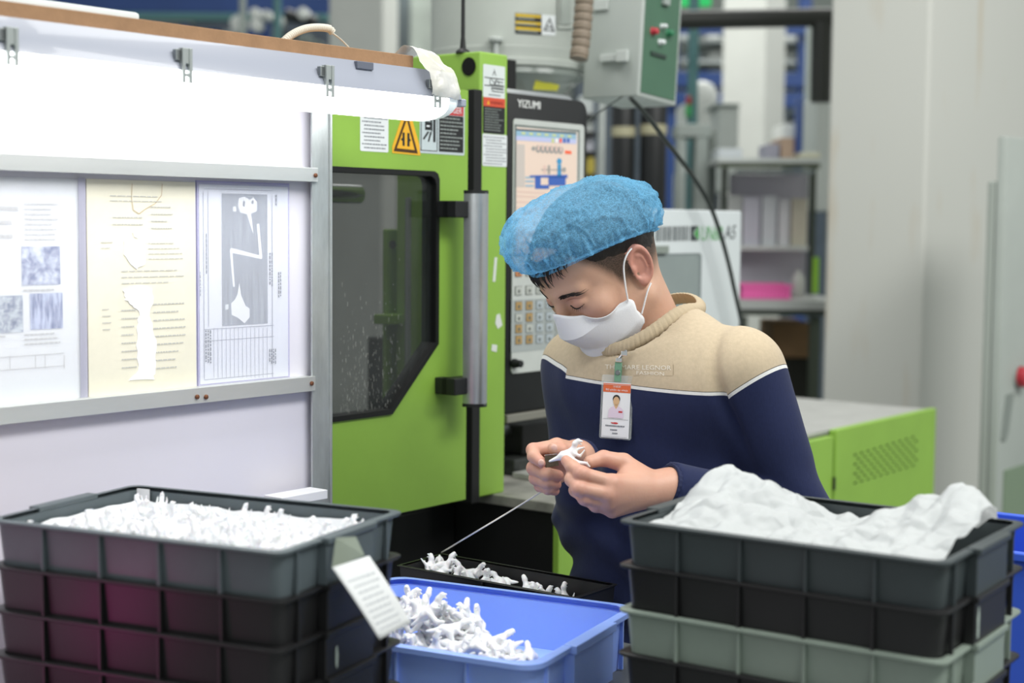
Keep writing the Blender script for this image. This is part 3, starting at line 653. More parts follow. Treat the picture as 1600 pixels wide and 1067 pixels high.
# screen frame
b = MF.rect(805, 200.5, 903, 397, ysn); mb = MB(); f_ = 0.0022
for q in ((b[0] - f_, b[0], b[2], b[3]), (b[1], b[1] + f_, b[2], b[3]), (b[0] - f_, b[1] + f_, b[3], b[3] + f_), (b[0] - f_, b[1] + f_, b[2] - f_, b[2])): mb.box(q[0], q[1], ysn - 0.001, ysn + 0.0005, q[2], q[3], mat('screen_edge', '#6f7773', 0.5))
mb.build('screen_frame', cp)
# keypad
a = MF.rect(799, 466, 902, 546, YP_ - 0.0035); MB().box(a[0], a[1], YP_ - 0.0036, YP_ - 0.003, a[2], a[3], mat('keypad_field', '#a9b0ae', 0.5)).build('keypad_field', cp)
KG = mat('key_grey', '#bdc1ba', 0.5); KA = mat('key_amber', '#b1925e', 0.5); KO = mat('key_orange', '#d08a5a', 0.5); KR = mat('key_rim', '#5f645f', 0.5); KBL = mat('key_blue_grey', '#b3bdc2', 0.5)
rows = ((419, 431), (446, 460), (470, 484), (488.6, 502.6), (505.5, 519.5), (523, 537)); cols = ((805, 815.5), (821.5, 832), (837.5, 847.5), (852.5, 863), (868, 878), (883.5, 893.5))
for ri, (ya, yb_) in enumerate(rows):
    for ci, (xa_, xb_) in enumerate(cols):
        m = KG
        if ri >= 2 and ci < 2: m = KA if (ri + ci * 2) % 3 != 0 else KG
        if ri == 2 and ci == 4: m = KA
        if ri >= 2 and ci in (2, 3): m = KBL
        if ri == 0 and ci == 0: m = KO
        q = MF.rect(xa_, ya - ci * 0.9 + 1, xb_, yb_ - ci * 0.9 + 1, YP_ - 0.004)
        k = MB().box(q[0], q[1], YP_ - 0.0045, YP_ - 0.003, q[2], q[3], KR); i_ = 0.0009; k.box(q[0] + i_, q[1] - i_, YP_ - 0.0052, YP_ - 0.0045, q[2] + i_, q[3] - i_, m)
        w = q[1] - q[0]; h = q[3] - q[2]; k.box(q[0] + w * .35, q[1] - w * .35, YP_ - 0.0055, YP_ - 0.0052, q[2] + h * .25, q[2] + h * .6, KR)
        k.build('key', cp)
for px, py, m in ((806.5, 568, BLACK), (878, 562, BLACK)):
    x, z = M_(px, py, YP_ - 0.01); MB().lathe([(0.0095, 0.0), (0.0095, -0.006), (0.0075, -0.010), (0.0072, -0.02), (0.004, -0.021)][::-1], (x, YP_ - 0.003, z), m, 20, 'y').build('knob', cp, smooth=40)
x, z = M_(869, 562, YP_ - 0.01); MB().lathe([(0.0105, -0.008), (0.0105, 0)], (x + 0.005, YP_ - 0.003, z), SILVER, 20, 'y').build('knob_collar', cp, smooth=40)
mb = MB(); p0 = M_(808, 169, YP_); p1 = M_(843.5, 156.5, YP_); put_text(mb, 'YIZUMI', p0[0], p1[0], M_(825, 169, YP_)[1], M_(825, 157, YP_)[1], YP_ - 0.0008, mat('logo_white', '#e3e5e2', 0.5)); mb2 = MB()
# heavier strokes: the same letters again, nudged
put_text(mb, 'YIZUMI', p0[0] + 0.0012, p1[0] + 0.0012, M_(825, 169, YP_)[1], M_(825, 157, YP_)[1], YP_ - 0.0009, MC['logo_white']); mb.build('maker_lettering', cp)
# ---- bed, deck, base
ZD = M_(773, 772)[1]; YBF = -0.15
bx0 = M_(871, 786, YBF)[0]; xend = M_(1457, 700, YBF)[0]; xgap = M_(1300, 700, YBF)[0]
DECK = mat('dirty_deck', '#a09f98', 0.5, 0.2, var=0.35, vs=14, bump=0.2, bs=60)
MB().box(bx0 - 0.004, M_(1262, 700, YBF)[0], YBF + 0.004, 0.55, ZD - 0.02, ZD, DECK).build('deck', mach, bevel=0.002)
MB().box(bx0 + 0.02, xend - 0.02, YBF + 0.02, 0.56, 0.1, ZD - 0.021, BLACKM).build('base_frame', mach)
MB().box(bx0 + 0.003, bx0 + 0.0195, YBF + 0.0105, 0.5, 0.1, ZD - 0.021, BLACKM).build('base_side_shade', mach)  # black colour stands in for shade on the base's side face
MB().box(-1.3, bx0 - 0.0, 0.10, 0.6, 0.1, ZD - 0.03, BLACKM).build('clamp_base', mach, bevel=0.003)  # coloured black to stand in for the dark void under the door
MB().box(bx0, bx0 + 0.014, YBF - 0.004, YBF + 0.01, 0.12, ZD - 0.022, GREEN).box(bx0 + 0.0145, M_(1256, 700, YBF)[0], YBF, YBF + 0.012, 0.12, ZD - 0.024, GREEN).build('front_panel', mach, bevel=0.002)
ztl = M_(1300, 673, YBF)[1]
MB().box(M_(1257, 700, YBF)[0], xgap - 0.004, YBF - 0.006, YBF + 0.014, 0.12, ztl - 0.012, GREEN).build('front_panel', mach, bevel=0.002)
rb = MB().box(xgap + 0.004, xend, YBF - 0.008, YBF + 0.012, 0.12, ztl + 0.002, GREEN).build('rear_cover', mach, bevel=0.003); rb['label'] = 'green rear cover with perforated vent'
mb = MB(); DK = mat('vent_dark', '#26360f', 0.8)
for r_ in range(7):
    for c_ in range(10):
        u_ = (c_ + 0.5 * (r_ % 2)) / 10.5
        xx = 1335 + u_ * 105; yy = 711 + r_ * 7.3 - u_ * 32
        x, z = M_(xx, yy, YBF - 0.009); mb.box(x, x + 0.0125, YBF - 0.0095, YBF - 0.008, z - 0.0022, z + 0.0022, DK)
mb.build('vent_slots', rb)['kind'] = 'stuff'
MB().box(xend - 0.001, xend + 0.006, YBF - 0.004, YBF + 0.01, M_(1457, 703, YBF)[1], M_(1457, 687, YBF)[1], BLACK).build('hinge', rb, bevel=0.001)
MB().box(xgap - 0.006, xgap + 0.001, YBF - 0.012, YBF, M_(1298, 765, YBF)[1], M_(1298, 745, YBF)[1], BLACK).build('latch', rb, bevel=0.001)
MB().box(M_(1236, 690, YBF)[0], xend - 0.02, YBF + 0.014, 0.5, ztl - 0.01, ztl + 0.001, mat('grey_lid', '#a9aaa6', 0.5, var=0.12, vs=15)).build('lid', mach, bevel=0.002)
# dark moulding hardware between panel and deck
xa, xb = M_(795, 700, 0.1)[0], M_(1000, 700, 0.1)[0]
MB().box(xa, xb, 0.30, 0.5, ZD + 0.001, pz0 + 0.12, BLACKM).build('nozzle_guard', mach, bevel=0.004)
MB().box(xa + 0.02, xb, 0.10, 0.27, ZD + 0.001, ZD + 0.035, mat('dark_steel', '#4b4e4c', 0.4, 0.6, var=0.4, vs=30)).build('carriage_block', mach, bevel=0.004)
MB().box(xa + 0.07, xb, 0.12, 0.26, ZD + 0.0355, ZD + 0.10, BLACKM).build('carriage_block', mach, bevel=0.004)
MB().tube([(xa - 0.05, 0.16, ZD + 0.085), (xb, 0.16, ZD + 0.085)], 0.012, STEEL, 14).build('guide_rod', mach, smooth=40)
MB().box(xa, xa + 0.05, 0.02, 0.09, ZD + 0.001, ZD + 0.012, mat('pale_scrap', '#b9bab4', 0.6, var=0.2, vs=60)).build('drip_plate', mach, bevel=0.001)
# interior seen through the door window
ID = mat('interior_dark', '#3a3f3e', 0.6, var=0.3, vs=8)
MB().box(-1.2, cx0 - 0.005, 0.52, 0.54, 0.9, cz1 - 0.03, ID).build('inner_wall', mach)
MB().box(-1.2, cx0, 0.10, 0.52, ZD - 0.028, ZD - 0.01, ID).build('inner_floor', mach)
ix = M_(603, 500, 0.23)[0]
ip = MB().box(ix, cx1 - 0.002, 0.23, 0.24, M_(640, 640, 0.23)[1], M_(640, 358, 0.23)[1], GREEN).build('inner_platen', mach, bevel=0.003)
for px, py in ((613, 382), (640, 382)):
    x, z = M_(px, py, 0.229); MB().lathe([(0.008, 0), (0.008, 0.003)], (x, 0.2265, z), BLACK, 14, 'y').build('bolt', ip)
q = MF.rect(634, 464, 680, 490, 0.228); MB().box(q[0], q[1], 0.228, 0.2295, q[2], q[3], PAPERW).build('plate_label', ip)
q = MF.rect(606, 490, 684, 505, 0.19); MB().box(q[0], q[1], 0.19, 0.2285, q[2], q[3], GREEN).build('shelf', ip, bevel=0.002)
x, z = M_(530, 303, 0.2); MB().tube([(x - 0.4, 0.2, z), (M_(560, 303, 0.2)[0], 0.2, z)], 0.018, CHROME, 20).build('tie_bar', mach, smooth=40)
x, z = M_(650, 450, 0.1); MB().tube([(x, 0.12, z - 0.15), (x, 0.12, z + 0.17)], 0.006, SILVER, 12).build('reflection_rod', mach, smooth=40)  # silver rod stands in for a vertical reflection in the door glass
# ---- injection unit cover with model lettering
YU = 0.06; CW = mat('cover_white', '#d3dadb', 0.4, var=0.03, vs=4)
ux0 = M_(945, 400, YU)[0]; ux1 = M_(1158, 400, YU)[0]; uz1 = M_(1090, 328, YU)[1]
uc = MB().box(ux0, ux1, YU, YU + 0.4, ZD + 0.001, uz1, CW).build('injection_cover', mach, bevel=0.005, seg=3, smooth=40); uc['label'] = 'white injection unit cover with UN60 A5 lettering'
q = MF.rect(1000, 396, 1095, 520, YU - 0.001); MB().prism(rr_xz(q[0], q[1], q[2], q[3], 0.01), YU - 0.0015, YU, mat('window_frame_grey', '#7d8686', 0.4)).build('window_frame', uc)
q = MF.rect(1004, 400, 1091, 520, YU - 0.002); MB().box(q[0], q[1], YU - 0.0025, YU - 0.0016, q[2], q[3], mat('cover_window', '#8b9694', 0.12, spec=0.6, var=0.06, vs=9)).build('window_pane', uc)
mb = MB(); yu = YU - 0.0008; DG = mat('lettering_dark', '#3b4344', 0.5); LG = mat('lettering_green', '#4fa653', 0.5)
wd_ = [3, 2, 1.5, 1.2, 3, 1.4, 3.2, 1.2, 1.6, 3.2, 1.4, 2.6, 1.2, 3, 1.6, 2.4, 1.4]; xx = 1025
for i, w in enumerate(wd_):
    if xx > 1076: break
    q = MF.rect(xx, 354 - (xx - 1025) * 0.02, xx + w * 0.8, 377 - (xx - 1025) * 0.02, yu); flat(mb, q[0], q[1], q[2], q[3], yu, DG); xx += w * 0.8 + 1.6
def up(q, m): poly(mb, [M_(*p, yu) for p in q], yu, m)
up(((1079, 353), (1091, 352.6), (1083, 364.5), (1091, 376), (1079, 376.3)), DG); up(((1092, 352.6), (1084.5, 364.5), (1092, 376)), LG)
def ut(s, x0, x1, y0, y1, m): put_text(mb, s, M_(x0, 365, yu)[0], M_(x1, 365, yu)[0], M_((x0 + x1) / 2, y1, yu)[1], M_((x0 + x1) / 2, y0, yu)[1], yu, m, shear=0.2)
ut('UN60', 1096, 1129, 353, 376, LG); ut('A5', 1132, 1150, 352, 373.5, DG); mb.build('model_lettering', uc)
q = MF.rect(1000, 384, 1041, 396, YU - 0.004); MB().box(q[0], q[1], YU - 0.012, YU - 0.003, q[2], q[3], mat('cover_tab', '#8b948c', 0.5)).build('window_tab', uc, bevel=0.001)
MB().box(M_(795, 110, 0.2)[0], M_(807, 110, 0.2)[0], 0.2, 0.3, pz1 - 0.05, M_(800, 93, 0.2)[1], BLACKM).build('rear_bracket', mach, bevel=0.002)

# ---------------------------------------------------------------- hopper dryer
YH = 0.42; hxc = M_(793, 60, YH)[0]
w_ = MF.M @ Vector((hxc, YH, 0)); rH = (917 - 669) / 2 / FPX * w_.y
def hz(py): return M_(793, py, YH - rH * 0.8)[1]
HOPM = mat('hopper_grey', '#bcc2bb', 0.4, var=0.06, vs=4)
hop = thing('hopper_dryer', 'grey cylindrical hopper dryer above the control panel', 'hopper', mx=MF.M @ Matrix.Translation((hxc, YH, hz(190))))
zz = lambda py: hz(py) - hz(190)
MB().lathe([(rH * 0.95, zz(70)), (rH * 0.95, zz(-140))], (0, 0, 0), HOPM, 64).build('drum', hop, smooth=40)
MB().lathe([(rH * 0.955, zz(84)), (rH * 0.965, zz(66)), (rH * 0.955, zz(65))], (0, 0, 0), HOPM, 64, cap=False).build('seam_band', hop, smooth=40)
MB().lathe([(rH * 0.96, zz(84)), (rH * 1.0, zz(86)), (rH * 1.0, zz(96)), (rH * 0.9, zz(97)), (rH * 0.3, zz(90))][::-1], (0, 0, 0), HOPM, 64).build('flange', hop, smooth=30)
MB().lathe([(rH * 0.97, zz(99)), (rH * 0.99, zz(108)), (rH * 0.88, zz(116)), (rH * 0.55, zz(165)), (rH * 0.42, zz(190))], (0, 0, 0), mat('clear_cone', '#aab4ad', 0.2, alpha=0.55), 64, cap=False).build('clear_cone', hop, smooth=40)
MB().lathe([(rH * 0.25, 0), (rH * 0.3, zz(150)), (rH * 0.2, zz(110))], (0, 0, 0), mat('cone_inner', '#a89f90', 0.5), 32).build('inner_screen', hop, smooth=40)
MB().box(-rH * 0.45, rH * 0.45, -rH * 0.45, rH * 0.45, -0.45, 0.0, mat('throat_grey', '#6d7370', 0.5)).build('throat', hop, bevel=0.004)
def on_drum(px, py, rad):
    c = Vector((0, 0, CAMZ)); r_ = ray(px, py); o = MF.M @ Vector((hxc, YH, 0)); dx, dy = c.x - o.x, c.y - o.y
    A = r_.x ** 2 + r_.y ** 2; B = 2 * (dx * r_.x + dy * r_.y); C = dx * dx + dy * dy - rad * rad; D = B * B - 4 * A * C
    if D < 0: return None
    t = (-B - math.sqrt(D)) / (2 * A); w = c + r_ * t; l = MF.loc(w); ang = math.atan2(l.y - YH, l.x - hxc); return ang, l.z - hz(190)
def curved(mb, x0, y0, x1, y1, rad, m, k=6, sk=0.0):
    vs, fs = [], []
    for i in range(k + 1):
        px = x0 + (x1 - x0) * i / k
        for py in (y1, y0):
            a_ = on_drum(px, py + sk * (px - x0), rad); vs.append((rad * math.cos(a_[0]), rad * math.sin(a_[0]), a_[1]))
    for i in range(k): fs.append((2 * i, 2 * i + 2, 2 * i + 3, 2 * i + 1))
    mb.add(vs, fs, m)
rs = rH * 0.95 + 0.001; mb = MB()
curved(mb, 805, 20, 846, 52, rs, INK, sk=.07)
for y in (20, 31.5, 40.5): curved(mb, 805.5, y + 1, 845.5, y + 5.5, rs + 0.0005, YEL2, sk=.07)
for y, sd in ((27, 1), (36, 2), (47, 3)): curved(mb, 808, y, 832 + sd * 3, y + 1.8, rs + 0.0006, MGREY, sk=.07)
curved(mb, 846.5, 22.8, 868, 54.5, rs, WHITE, sk=.07)
def tri_(pts, rad, m):
    vs = []
    for px, py in pts:
        a_ = on_drum(px, py, rad); vs.append((rad * math.cos(a_[0]), rad * math.sin(a_[0]), a_[1]))
    mb.add(vs, [tuple(range(len(vs)))], m)
tri_(((849, 48), (867, 50), (859, 27)), rs + 0.0006, INK); tri_(((852.5, 46), (863.5, 47.2), (858.7, 32)), rs + 0.001, WHITE); tri_(((855, 41), (863, 42), (862, 44), (855, 43)), rs + 0.0014, INK)
mb.build('caution_sticker', hop)
mb = MB(); curved(mb, 872, -30, 896, 45, rs + 0.004, HOPM); curved(mb, 876, -30, 892, 38, rs + 0.007, mat('sight_glass', '#a3aaa4', 0.2)); mb.build('sight_window', hop)
def lug(px, py, r_, zl):
    a_ = on_drum(px, py, rH * 0.99); x, y = math.cos(a_[0]), math.sin(a_[0]); R_ = rH * 1.0
    m = MB(); m.lathe([(0.006, -zl), (0.006, 0), (0.016, 0.002), (0.017, 0.008), (0.010, 0.011)], (x * R_, y * R_, a_[1]), LGREY, 12); m.build('clamp_knob', hop, smooth=40)
lug(775, 66, 1, 0.035); lug(909, 83, 1, 0.03)
mb = MB(); tri_(((837, 124), (874, 133), (871, 142), (833, 140)), rH * 0.86, mat('yellow_green_label', '#c8c63c', 0.5)); mb.build('yellow_label', hop)
# corrugated hose beside the hopper
pts = [MF.M @ Vector((M_(px, py, 0.12)[0], 0.12, M_(px, py, 0.12)[1])) for px, py in ((914, -60), (913, 0), (910, 40), (907, 72), (904, 92))]
n = 90; rp = resample(pts, n); mb = MB(); mb.tube(rp, [0.0205 if (i % 8) < 6 else 0.018 for i in range(n)], mat('tan_hose', '#857868', 0.55, var=0.1, vs=30), 18)
tag(mb.build('corrugated_hose', smooth=60), 'tan corrugated hose hanging beside the grey hopper', 'hose')
# ---------------------------------------------------------------- dryer control box
YX = 0.06; cx_, cz_ = M_(996, 150, YX)
bxM = MF.M @ Matrix.Translation((cx_, YX, cz_)) @ Matrix.Rotation(math.radians(4.3), 4, 'Y')
cb = thing('dryer_control_box', 'grey-green control box with green switch plate hanging above the worker', 'control box', mx=bxM)
bw = M_(1057, 150, YX)[0] - cx_; bd = 0.15; bh = 0.36; BXM = mat('box_grey', '#b3bab5', 0.45, var=0.04, vs=6)
MB().box(0, bw, 0, bd, 0, bh, BXM).build('casing', cb, bevel=0.004, seg=3, smooth=40)
MB().box(0.010, bw - 0.010, -0.002, 0.002, 0.010, bh - 0.01, mat('panel_green', '#4a6e58', 0.5, var=0.06, vs=10)).build('switch_plate', cb, bevel=0.001)
def cbp(px, py): x, z = M_(px, py, YX - 0.004); v = bxM.inverted() @ (MF.M @ Vector((x, YX - 0.004, z))); return v.x, v.z
for px, py, m, r_ in ((1021, 49, mat('red_button', '#b8323e', 0.4), 0.008), (1045, 52, mat('green_button', '#2f7a54', 0.4), 0.008), (1035, 41, WHITE, 0.005), (1032, 66, WHITE, 0.006)):
    x, z = cbp(px, py); MB().lathe([(r_ * 0.6, -0.014), (r_ * 0.9, -0.012), (r_, -0.002), (r_ * 1.2, 0)], (x, -0.002, z), m, 16, 'y').build('button', cb, smooth=40)
x, z = cbp(1029, 86); MB().box(x - 0.03, x + 0.03, -0.006, -0.001, z - 0.004, z + 0.004, mat('slot_label', '#33433c', 0.5)).build('label_slot', cb)
x, z = cbp(1039, 3); MB().box(x - 0.012, x + 0.012, -0.012, -0.001, z - 0.008, z + 0.02, MGREY).build('display', cb, bevel=0.002)
# handle latch on the left face (local -x side)
k = MB(); k.box(-0.012, 0, 0.03, 0.10, 0.078, 0.095, LGREY); k.box(-0.02, -0.012, 0.02, 0.05, 0.074, 0.10, LGREY); k.build('latch', cb, bevel=0.002)
k = MB(); k.box(-0.006, 0, 0.09, 0.13, 0.195, 0.22, LGREY); k.build('upper_latch', cb, bevel=0.002)
# cables
CB = mat('black_cable', '#2c3330', 0.5)
def cable(name, pts, r_, label, yy):
    ps = []
    for i, (px, py) in enumerate(pts):
        x, z = M_(px, py, yy); ps.append(MF.M @ Vector((x, yy, z)))
    tag(MB().tube(resample(ps, 40), r_, CB, 8).build(name, smooth=60), label, 'cable')
cable('power_cable', ((985, 153), (1010, 180), (1045, 226), (1080, 272), (1107, 316), (1124, 360), (1138, 410), (1148, 455), (1158, 500), (1166, 545)), 0.0052, 'thick dark cable hanging from the control box past the white cover', 0.02)
cable('thin_wire', ((972, 151), (950, 166), (930, 180), (905, 196)), 0.0018, 'thin wire running left from under the control box', 0.10)
# ---------------------------------------------------------------- work table and trays
ZT = 0.987
tb = thing('work_table', 'grey work table carrying the tray stacks', 'table', mx=PF.M)
TBM = mat('table_top', '#6b6f70', 0.5, var=0.1, vs=8)
MB().box(-0.80, 0.30, -1.36, -0.09, ZT - 0.03, ZT, TBM).build('table_top', tb, bevel=0.003)
for x in (-0.76, 0.26):
    for y in (-1.32, -0.13): MB().box(x - 0.02, x + 0.02, y - 0.02, y + 0.02, 0, ZT - 0.0302, GALV).build('leg', tb, bevel=0.002)
def tray_parts(t, L, W, H, m, ribs=5, rad=0.014, rimw=0.007, rimh=0.005, handle=True, wt=0.0025):
    Lb, Wb = L - 2 * rimw, W - 2 * rimw; tp = 0.004
    def lp(l, w, z, r=rad): return [(x, y, z) for x, y in rrect(l, w, r)]
    mb = MB(); zf = 0.004
    mb.loft([lp(Lb - 2 * tp, Wb - 2 * tp, 0), lp(Lb, Wb, H - rimh), lp(Lb - 2 * wt, Wb - 2 * wt, H - rimh), lp(Lb - 2 * tp - 2 * wt, Wb - 2 * tp - 2 * wt, zf)], m)
    mb.build('shell', t, smooth=40)
    mb = MB(); e = 0.0004
    mb.loft([lp(Lb - 2 * wt, Wb - 2 * wt, H - rimh + e), lp(L - 0.003, W - 0.003, H - rimh + e), lp(L, W, H - rimh + 0.0015), lp(L, W, H - 0.001), lp(L - 0.003, W - 0.003, H), lp(Lb - 2 * wt, Wb - 2 * wt, H)], m, False, False)
    n = 20; mb.build('rim', t, smooth=30)
    # ribs
    me = None
    def rib(x, y, rot):
        nonlocal me
        if me is None:
            r = MB().box(-0.0018, 0.0018, -0.0055, 0.0005, 0.001, H - rimh, m).build('rib', t, bevel=0.0006); me = r.data
        else:
            r = bpy.data.objects.new('rib', me); COL.objects.link(r); r.parent = t
        r.location = (x, y, 0); r.rotation_euler = (0, 0, rot)
    for i in range(1, ribs):
        x = -L / 2 + L * i / ribs; rib(x, -Wb / 2 + 0.0015, 0); rib(x, Wb / 2 - 0.0015, math.pi)
    if handle:
        for s in (-1, 1):
            mb = MB(); w = W * 0.19; xo = s * (L / 2 - rimw - 0.002); xi = s * (L / 2 + 0.004)
            mb.box(min(xo, xi), max(xo, xi), -w, w, 0.003, H - rimh * 1.2, m); xi2 = s * (L / 2 + 0.008); mb.box(min(xo, xi2), max(xo, xi2), -w - 0.002, w + 0.002, H - rimh * 1.15, H + 0.0012, m)
            mb.build('handle_lip', t, bevel=0.0012)
        for y in (-W * 0.36, W * 0.36): rib(Lb / 2 - 0.0015, y, math.pi / 2); rib(-Lb / 2 + 0.0015, y, -math.pi / 2)
TG = mat('tray_slate', '#555f63', 0.42, var=0.08, vs=14); TG2 = mat('tray_charcoal', '#3a4244', 0.42, var=0.08, vs=14); TBK = mat('tray_black', '#1a1a1b', 0.42, var=0.15, vs=14); TSG = mat('tray_sage', '#869388', 0.45, var=0.06, vs=14); TBL = mat('tray_blue', '#96b4ff', 0.4, var=0.04, vs=10, sss=0.15)
def tray_matrix(near, dirL, L, W, z):
    # near = near corner (rim), dirL unit vector from the near corner along the long side, width goes to the right-rear
    d = Vector((dirL[0], dirL[1], 0)).normalized(); w = Vector((d.y, -d.x, 0))
    if w.y < 0: w = -w
    c = Vector((near[0], near[1], 0)) + d * L / 2 + w * W / 2; ex = -d; ey = Vector((-ex.y, ex.x, 0))
    return Matrix(((ex.x, ey.x, 0, c.x), (ex.y, ey.y, 0, c.y), (0, 0, 1, z), (0, 0, 0, 1)))
TH = 0.058; DZ = 0.0525
def stack(topz, near, dirL, L, W, mats, labels, group, jit):
    out = []
    for i, (m, lb) in enumerate(zip(mats, labels)):
        z = topz - TH - i * DZ; j = jit[i] if i < len(jit) else 0
        mx = tray_matrix(near, dirL, L, W, z) @ Matrix.Rotation(math.radians(j), 4, 'Z')
        t = thing('stacking_tray', lb, 'tray', mx=mx, group=group); tray_parts(t, L, W, TH, m); out.append(t)
    return out
zl = ZT + TH + 4 * DZ + 0.0005
NL, RL, BL = on_z(440, 864, zl), on_z(640, 798, zl), on_z(215, 757, zl)
dl = (BL - RL).normalized(); LT, WT = (BL - RL).length, (RL - NL).length
ord_ = ('topmost slate grey tray of the stack below the notice board, full of toys', 'black tray second from the top below the slate grey toy tray', 'black tray third from the top below the notice board stack', 'black tray fourth from the top in the stack by the notice board', 'bottom black tray of the stack by the notice board')
lst = stack(zl, (NL.x, NL.y), (dl.x, dl.y), LT, WT, (TG, TBK, TBK, TBK, TBK), ord_, 'trays stacked by the notice board', (0, 0.4, -0.3, 0.3, 0))
NR, LR = on_z(1480, 881, zl), on_z(963, 812, zl); dr = (LR - NR).normalized(); LTr = (LR - NR).length
rst = stack(zl, (NR.x, NR.y), (dr.x, dr.y), LTr, 0.285, (TG2, TBK, TSG, TBK, TBK), ('charcoal tray topmost in the right stack, holding crumpled white tissue', 'black tray directly above the sage green tray', 'sage green tray third in the right stack', 'black tray directly below the sage green tray', 'bottom black tray of the stack with the sage tray'), 'trays stacked on the right', (0, -0.3, 0.25, -0.2, 0))
# chipped white scuffs on tray ends
def scuff(t, L, y, z, w, h, m=None):
    mb = MB(); rg = random.Random(int(abs(y) * 1e4)); pts = [(y + w * math.cos(a) * rg.uniform(.6, 1.1), z + h * math.sin(a) * rg.uniform(.7, 1.1)) for a in np.linspace(0, 6.0, 12)]
    mb.add([(L / 2 + 0.0046, p[0], p[1]) for p in pts], [tuple(range(12))], m or mat('label_residue', '#a8b5ad', 0.7)); mb.build('label_residue', t)
scuff(lst[2], LT, -0.03, 0.028, 0.004, 0.014); scuff(rst[1], LTr, -0.045, 0.026, 0.005, 0.02); scuff(rst[2], LTr, -0.06, 0.012, 0.006, 0.006, WHITE)
# ---- blue tray and black tray
zb2 = 1.068; BN, BR_ = on_z(838, 1042, zb2), on_z(964, 944, zb2); db = (on_z(640, 903, zb2) - BR_).normalized(); HB = zb2 - ZT - 0.0005; WB = (BR_ - BN).length + 0.005; LB = 0.40
bt = thing('parts_tray', 'bright blue tray holding a pile of white toys', 'tray', mx=tray_matrix((BN.x, BN.y), (db.x, db.y), LB, WB, ZT + 0.0005)); tray_parts(bt, LB, WB, HB, TBL, ribs=4, rad=0.03, rimw=0.009, rimh=0.009)
mb = MB(); rg = random.Random(9)
for i in range(26):
    y = rg.uniform(-0.035, 0.03); z = HB * rg.uniform(0.25, 0.62); w = rg.uniform(.002, .008); h = rg.uniform(.003, .010); mb.add([(LB / 2 - 0.0045, y - w, z - h), (LB / 2 - 0.0045, y + w, z - h * .8), (LB / 2 - 0.0041, y + w * .8, z + h), (LB / 2 - 0.0041, y - w, z + h * .9)], [(0, 1, 2, 3)], mat('sticker_residue', '#6d7078', 0.8))
mb.build('sticker_residue', bt)['kind'] = 'stuff'
KN, KL = on_z(966, 912, zb2), on_z(690, 864, zb2); dk = (KL - KN).normalized(); LK = (KL - KN).length; WK = 0.112
wv = Vector((dk.y, -dk.x, 0)); wv = wv if wv.y < 0 else -wv
kn = KN + wv * WK
kt = thing('parts_tray', 'black tray with white toys behind the blue tray', 'tray', mx=tray_matrix((kn.x, kn.y), (dk.x, dk.y), LK, WK, ZT + 0.0005)); 
# ---- toys
TOY = mat('white_toy_plastic', '#f0f1f3', 0.35, sss=0.2)
def toy_sdf(var):
    def f(p):
        q = p.astype(np.float32); d = s_cap(q, (-0.031, 0, -0.003), (-0.012, 0, 0.001), 0.0016, 0.0048)
        d = smin(d, s_cap(q, (-0.010, 0, 0.002), (0.003, 0, 0.004), 0.0066, 0.0072), 0.005)
        nk = [(0.009, 0.017, 0.0135, 0.020), (0.013, 0.014, 0.019, 0.017), (0.006, 0.019, 0.010, 0.024)][var]
        d = smin(d, s_cap(q, (0.004, 0, 0.007), (nk[0], 0, nk[1]), 0.0045, 0.0035), 0.004)
        d = smin(d, s_cap(q, (nk[0], 0, nk[1]), (nk[2], 0, nk[3]), 0.0042, 0.0036), 0.002)
        d = np.minimum(d, s_cap(q, (nk[2], 0, nk[3]), (nk[2] + 0.0055, 0, nk[3] - 0.0015), 0.0026, 0.0013)); d = np.minimum(d, s_cap(q, (nk[2] - .001, 0, nk[3] - .002), (nk[2] + 0.004, 0, nk[3] - 0.006), 0.0018, 0.001))
        for s in (-1, 1):
            l = [(0.008, -0.009, 0.018, -0.011), (0.002, -0.013, 0.010, -0.016), (-0.004, -0.012, 0.004, -0.016)][(var + (s > 0)) % 3]
            d = smin(d, s_cap(q, (-0.004, s * 0.006, 0), (l[0], s * 0.009, l[1]), 0.0050, 0.0034), 0.003); d = smin(d, s_cap(q, (l[0], s * 0.009, l[1]), (l[2], s * 0.0095, l[3]), 0.0032, 0.0024), 0.002)
            d = smin(d, s_cap(q, (0.005, s * 0.005, 0.004), (0.013, s * 0.008, 0.003 + 0.003 * s), 0.0028, 0.002), 0.002); d = np.minimum(d, s_cap(q, (0.013, s * 0.008, 0.003 + 0.003 * s), (0.0205, s * 0.007, 0.007), 0.0018, 0.001))
        return d
    return f
TOYM = []
for v_ in range(3):
    V, Q = nets(toy_sdf(v_), (-0.035, -0.016, -0.022), (0.03, 0.016, 0.034), 0.0013); V = (V - V.mean(0)); me = bpy.data.meshes.new('toy_figure'); me.from_pydata((V * 1.05).tolist(), [], Q.tolist()); me.materials.append(TOY); me.shade_smooth(); me.update(); TOYM.append(me)
def toy(M, v_, label, group, sc_=1.0):
    o = bpy.data.objects.new('toy_figure', TOYM[v_ % 3]); COL.objects.link(o); o.matrix_world = M @ Matrix.Scale(sc_, 4); tag(o, label, 'toy', group); return o
rg = random.Random(21)
def rot(): return Matrix.Rotation(rg.uniform(0, 6.28), 4, 'Z') @ Matrix.Rotation(rg.uniform(-0.5, 0.5), 4, 'X') @ Matrix.Rotation(rg.uniform(-0.5, 0.5), 4, 'Y')
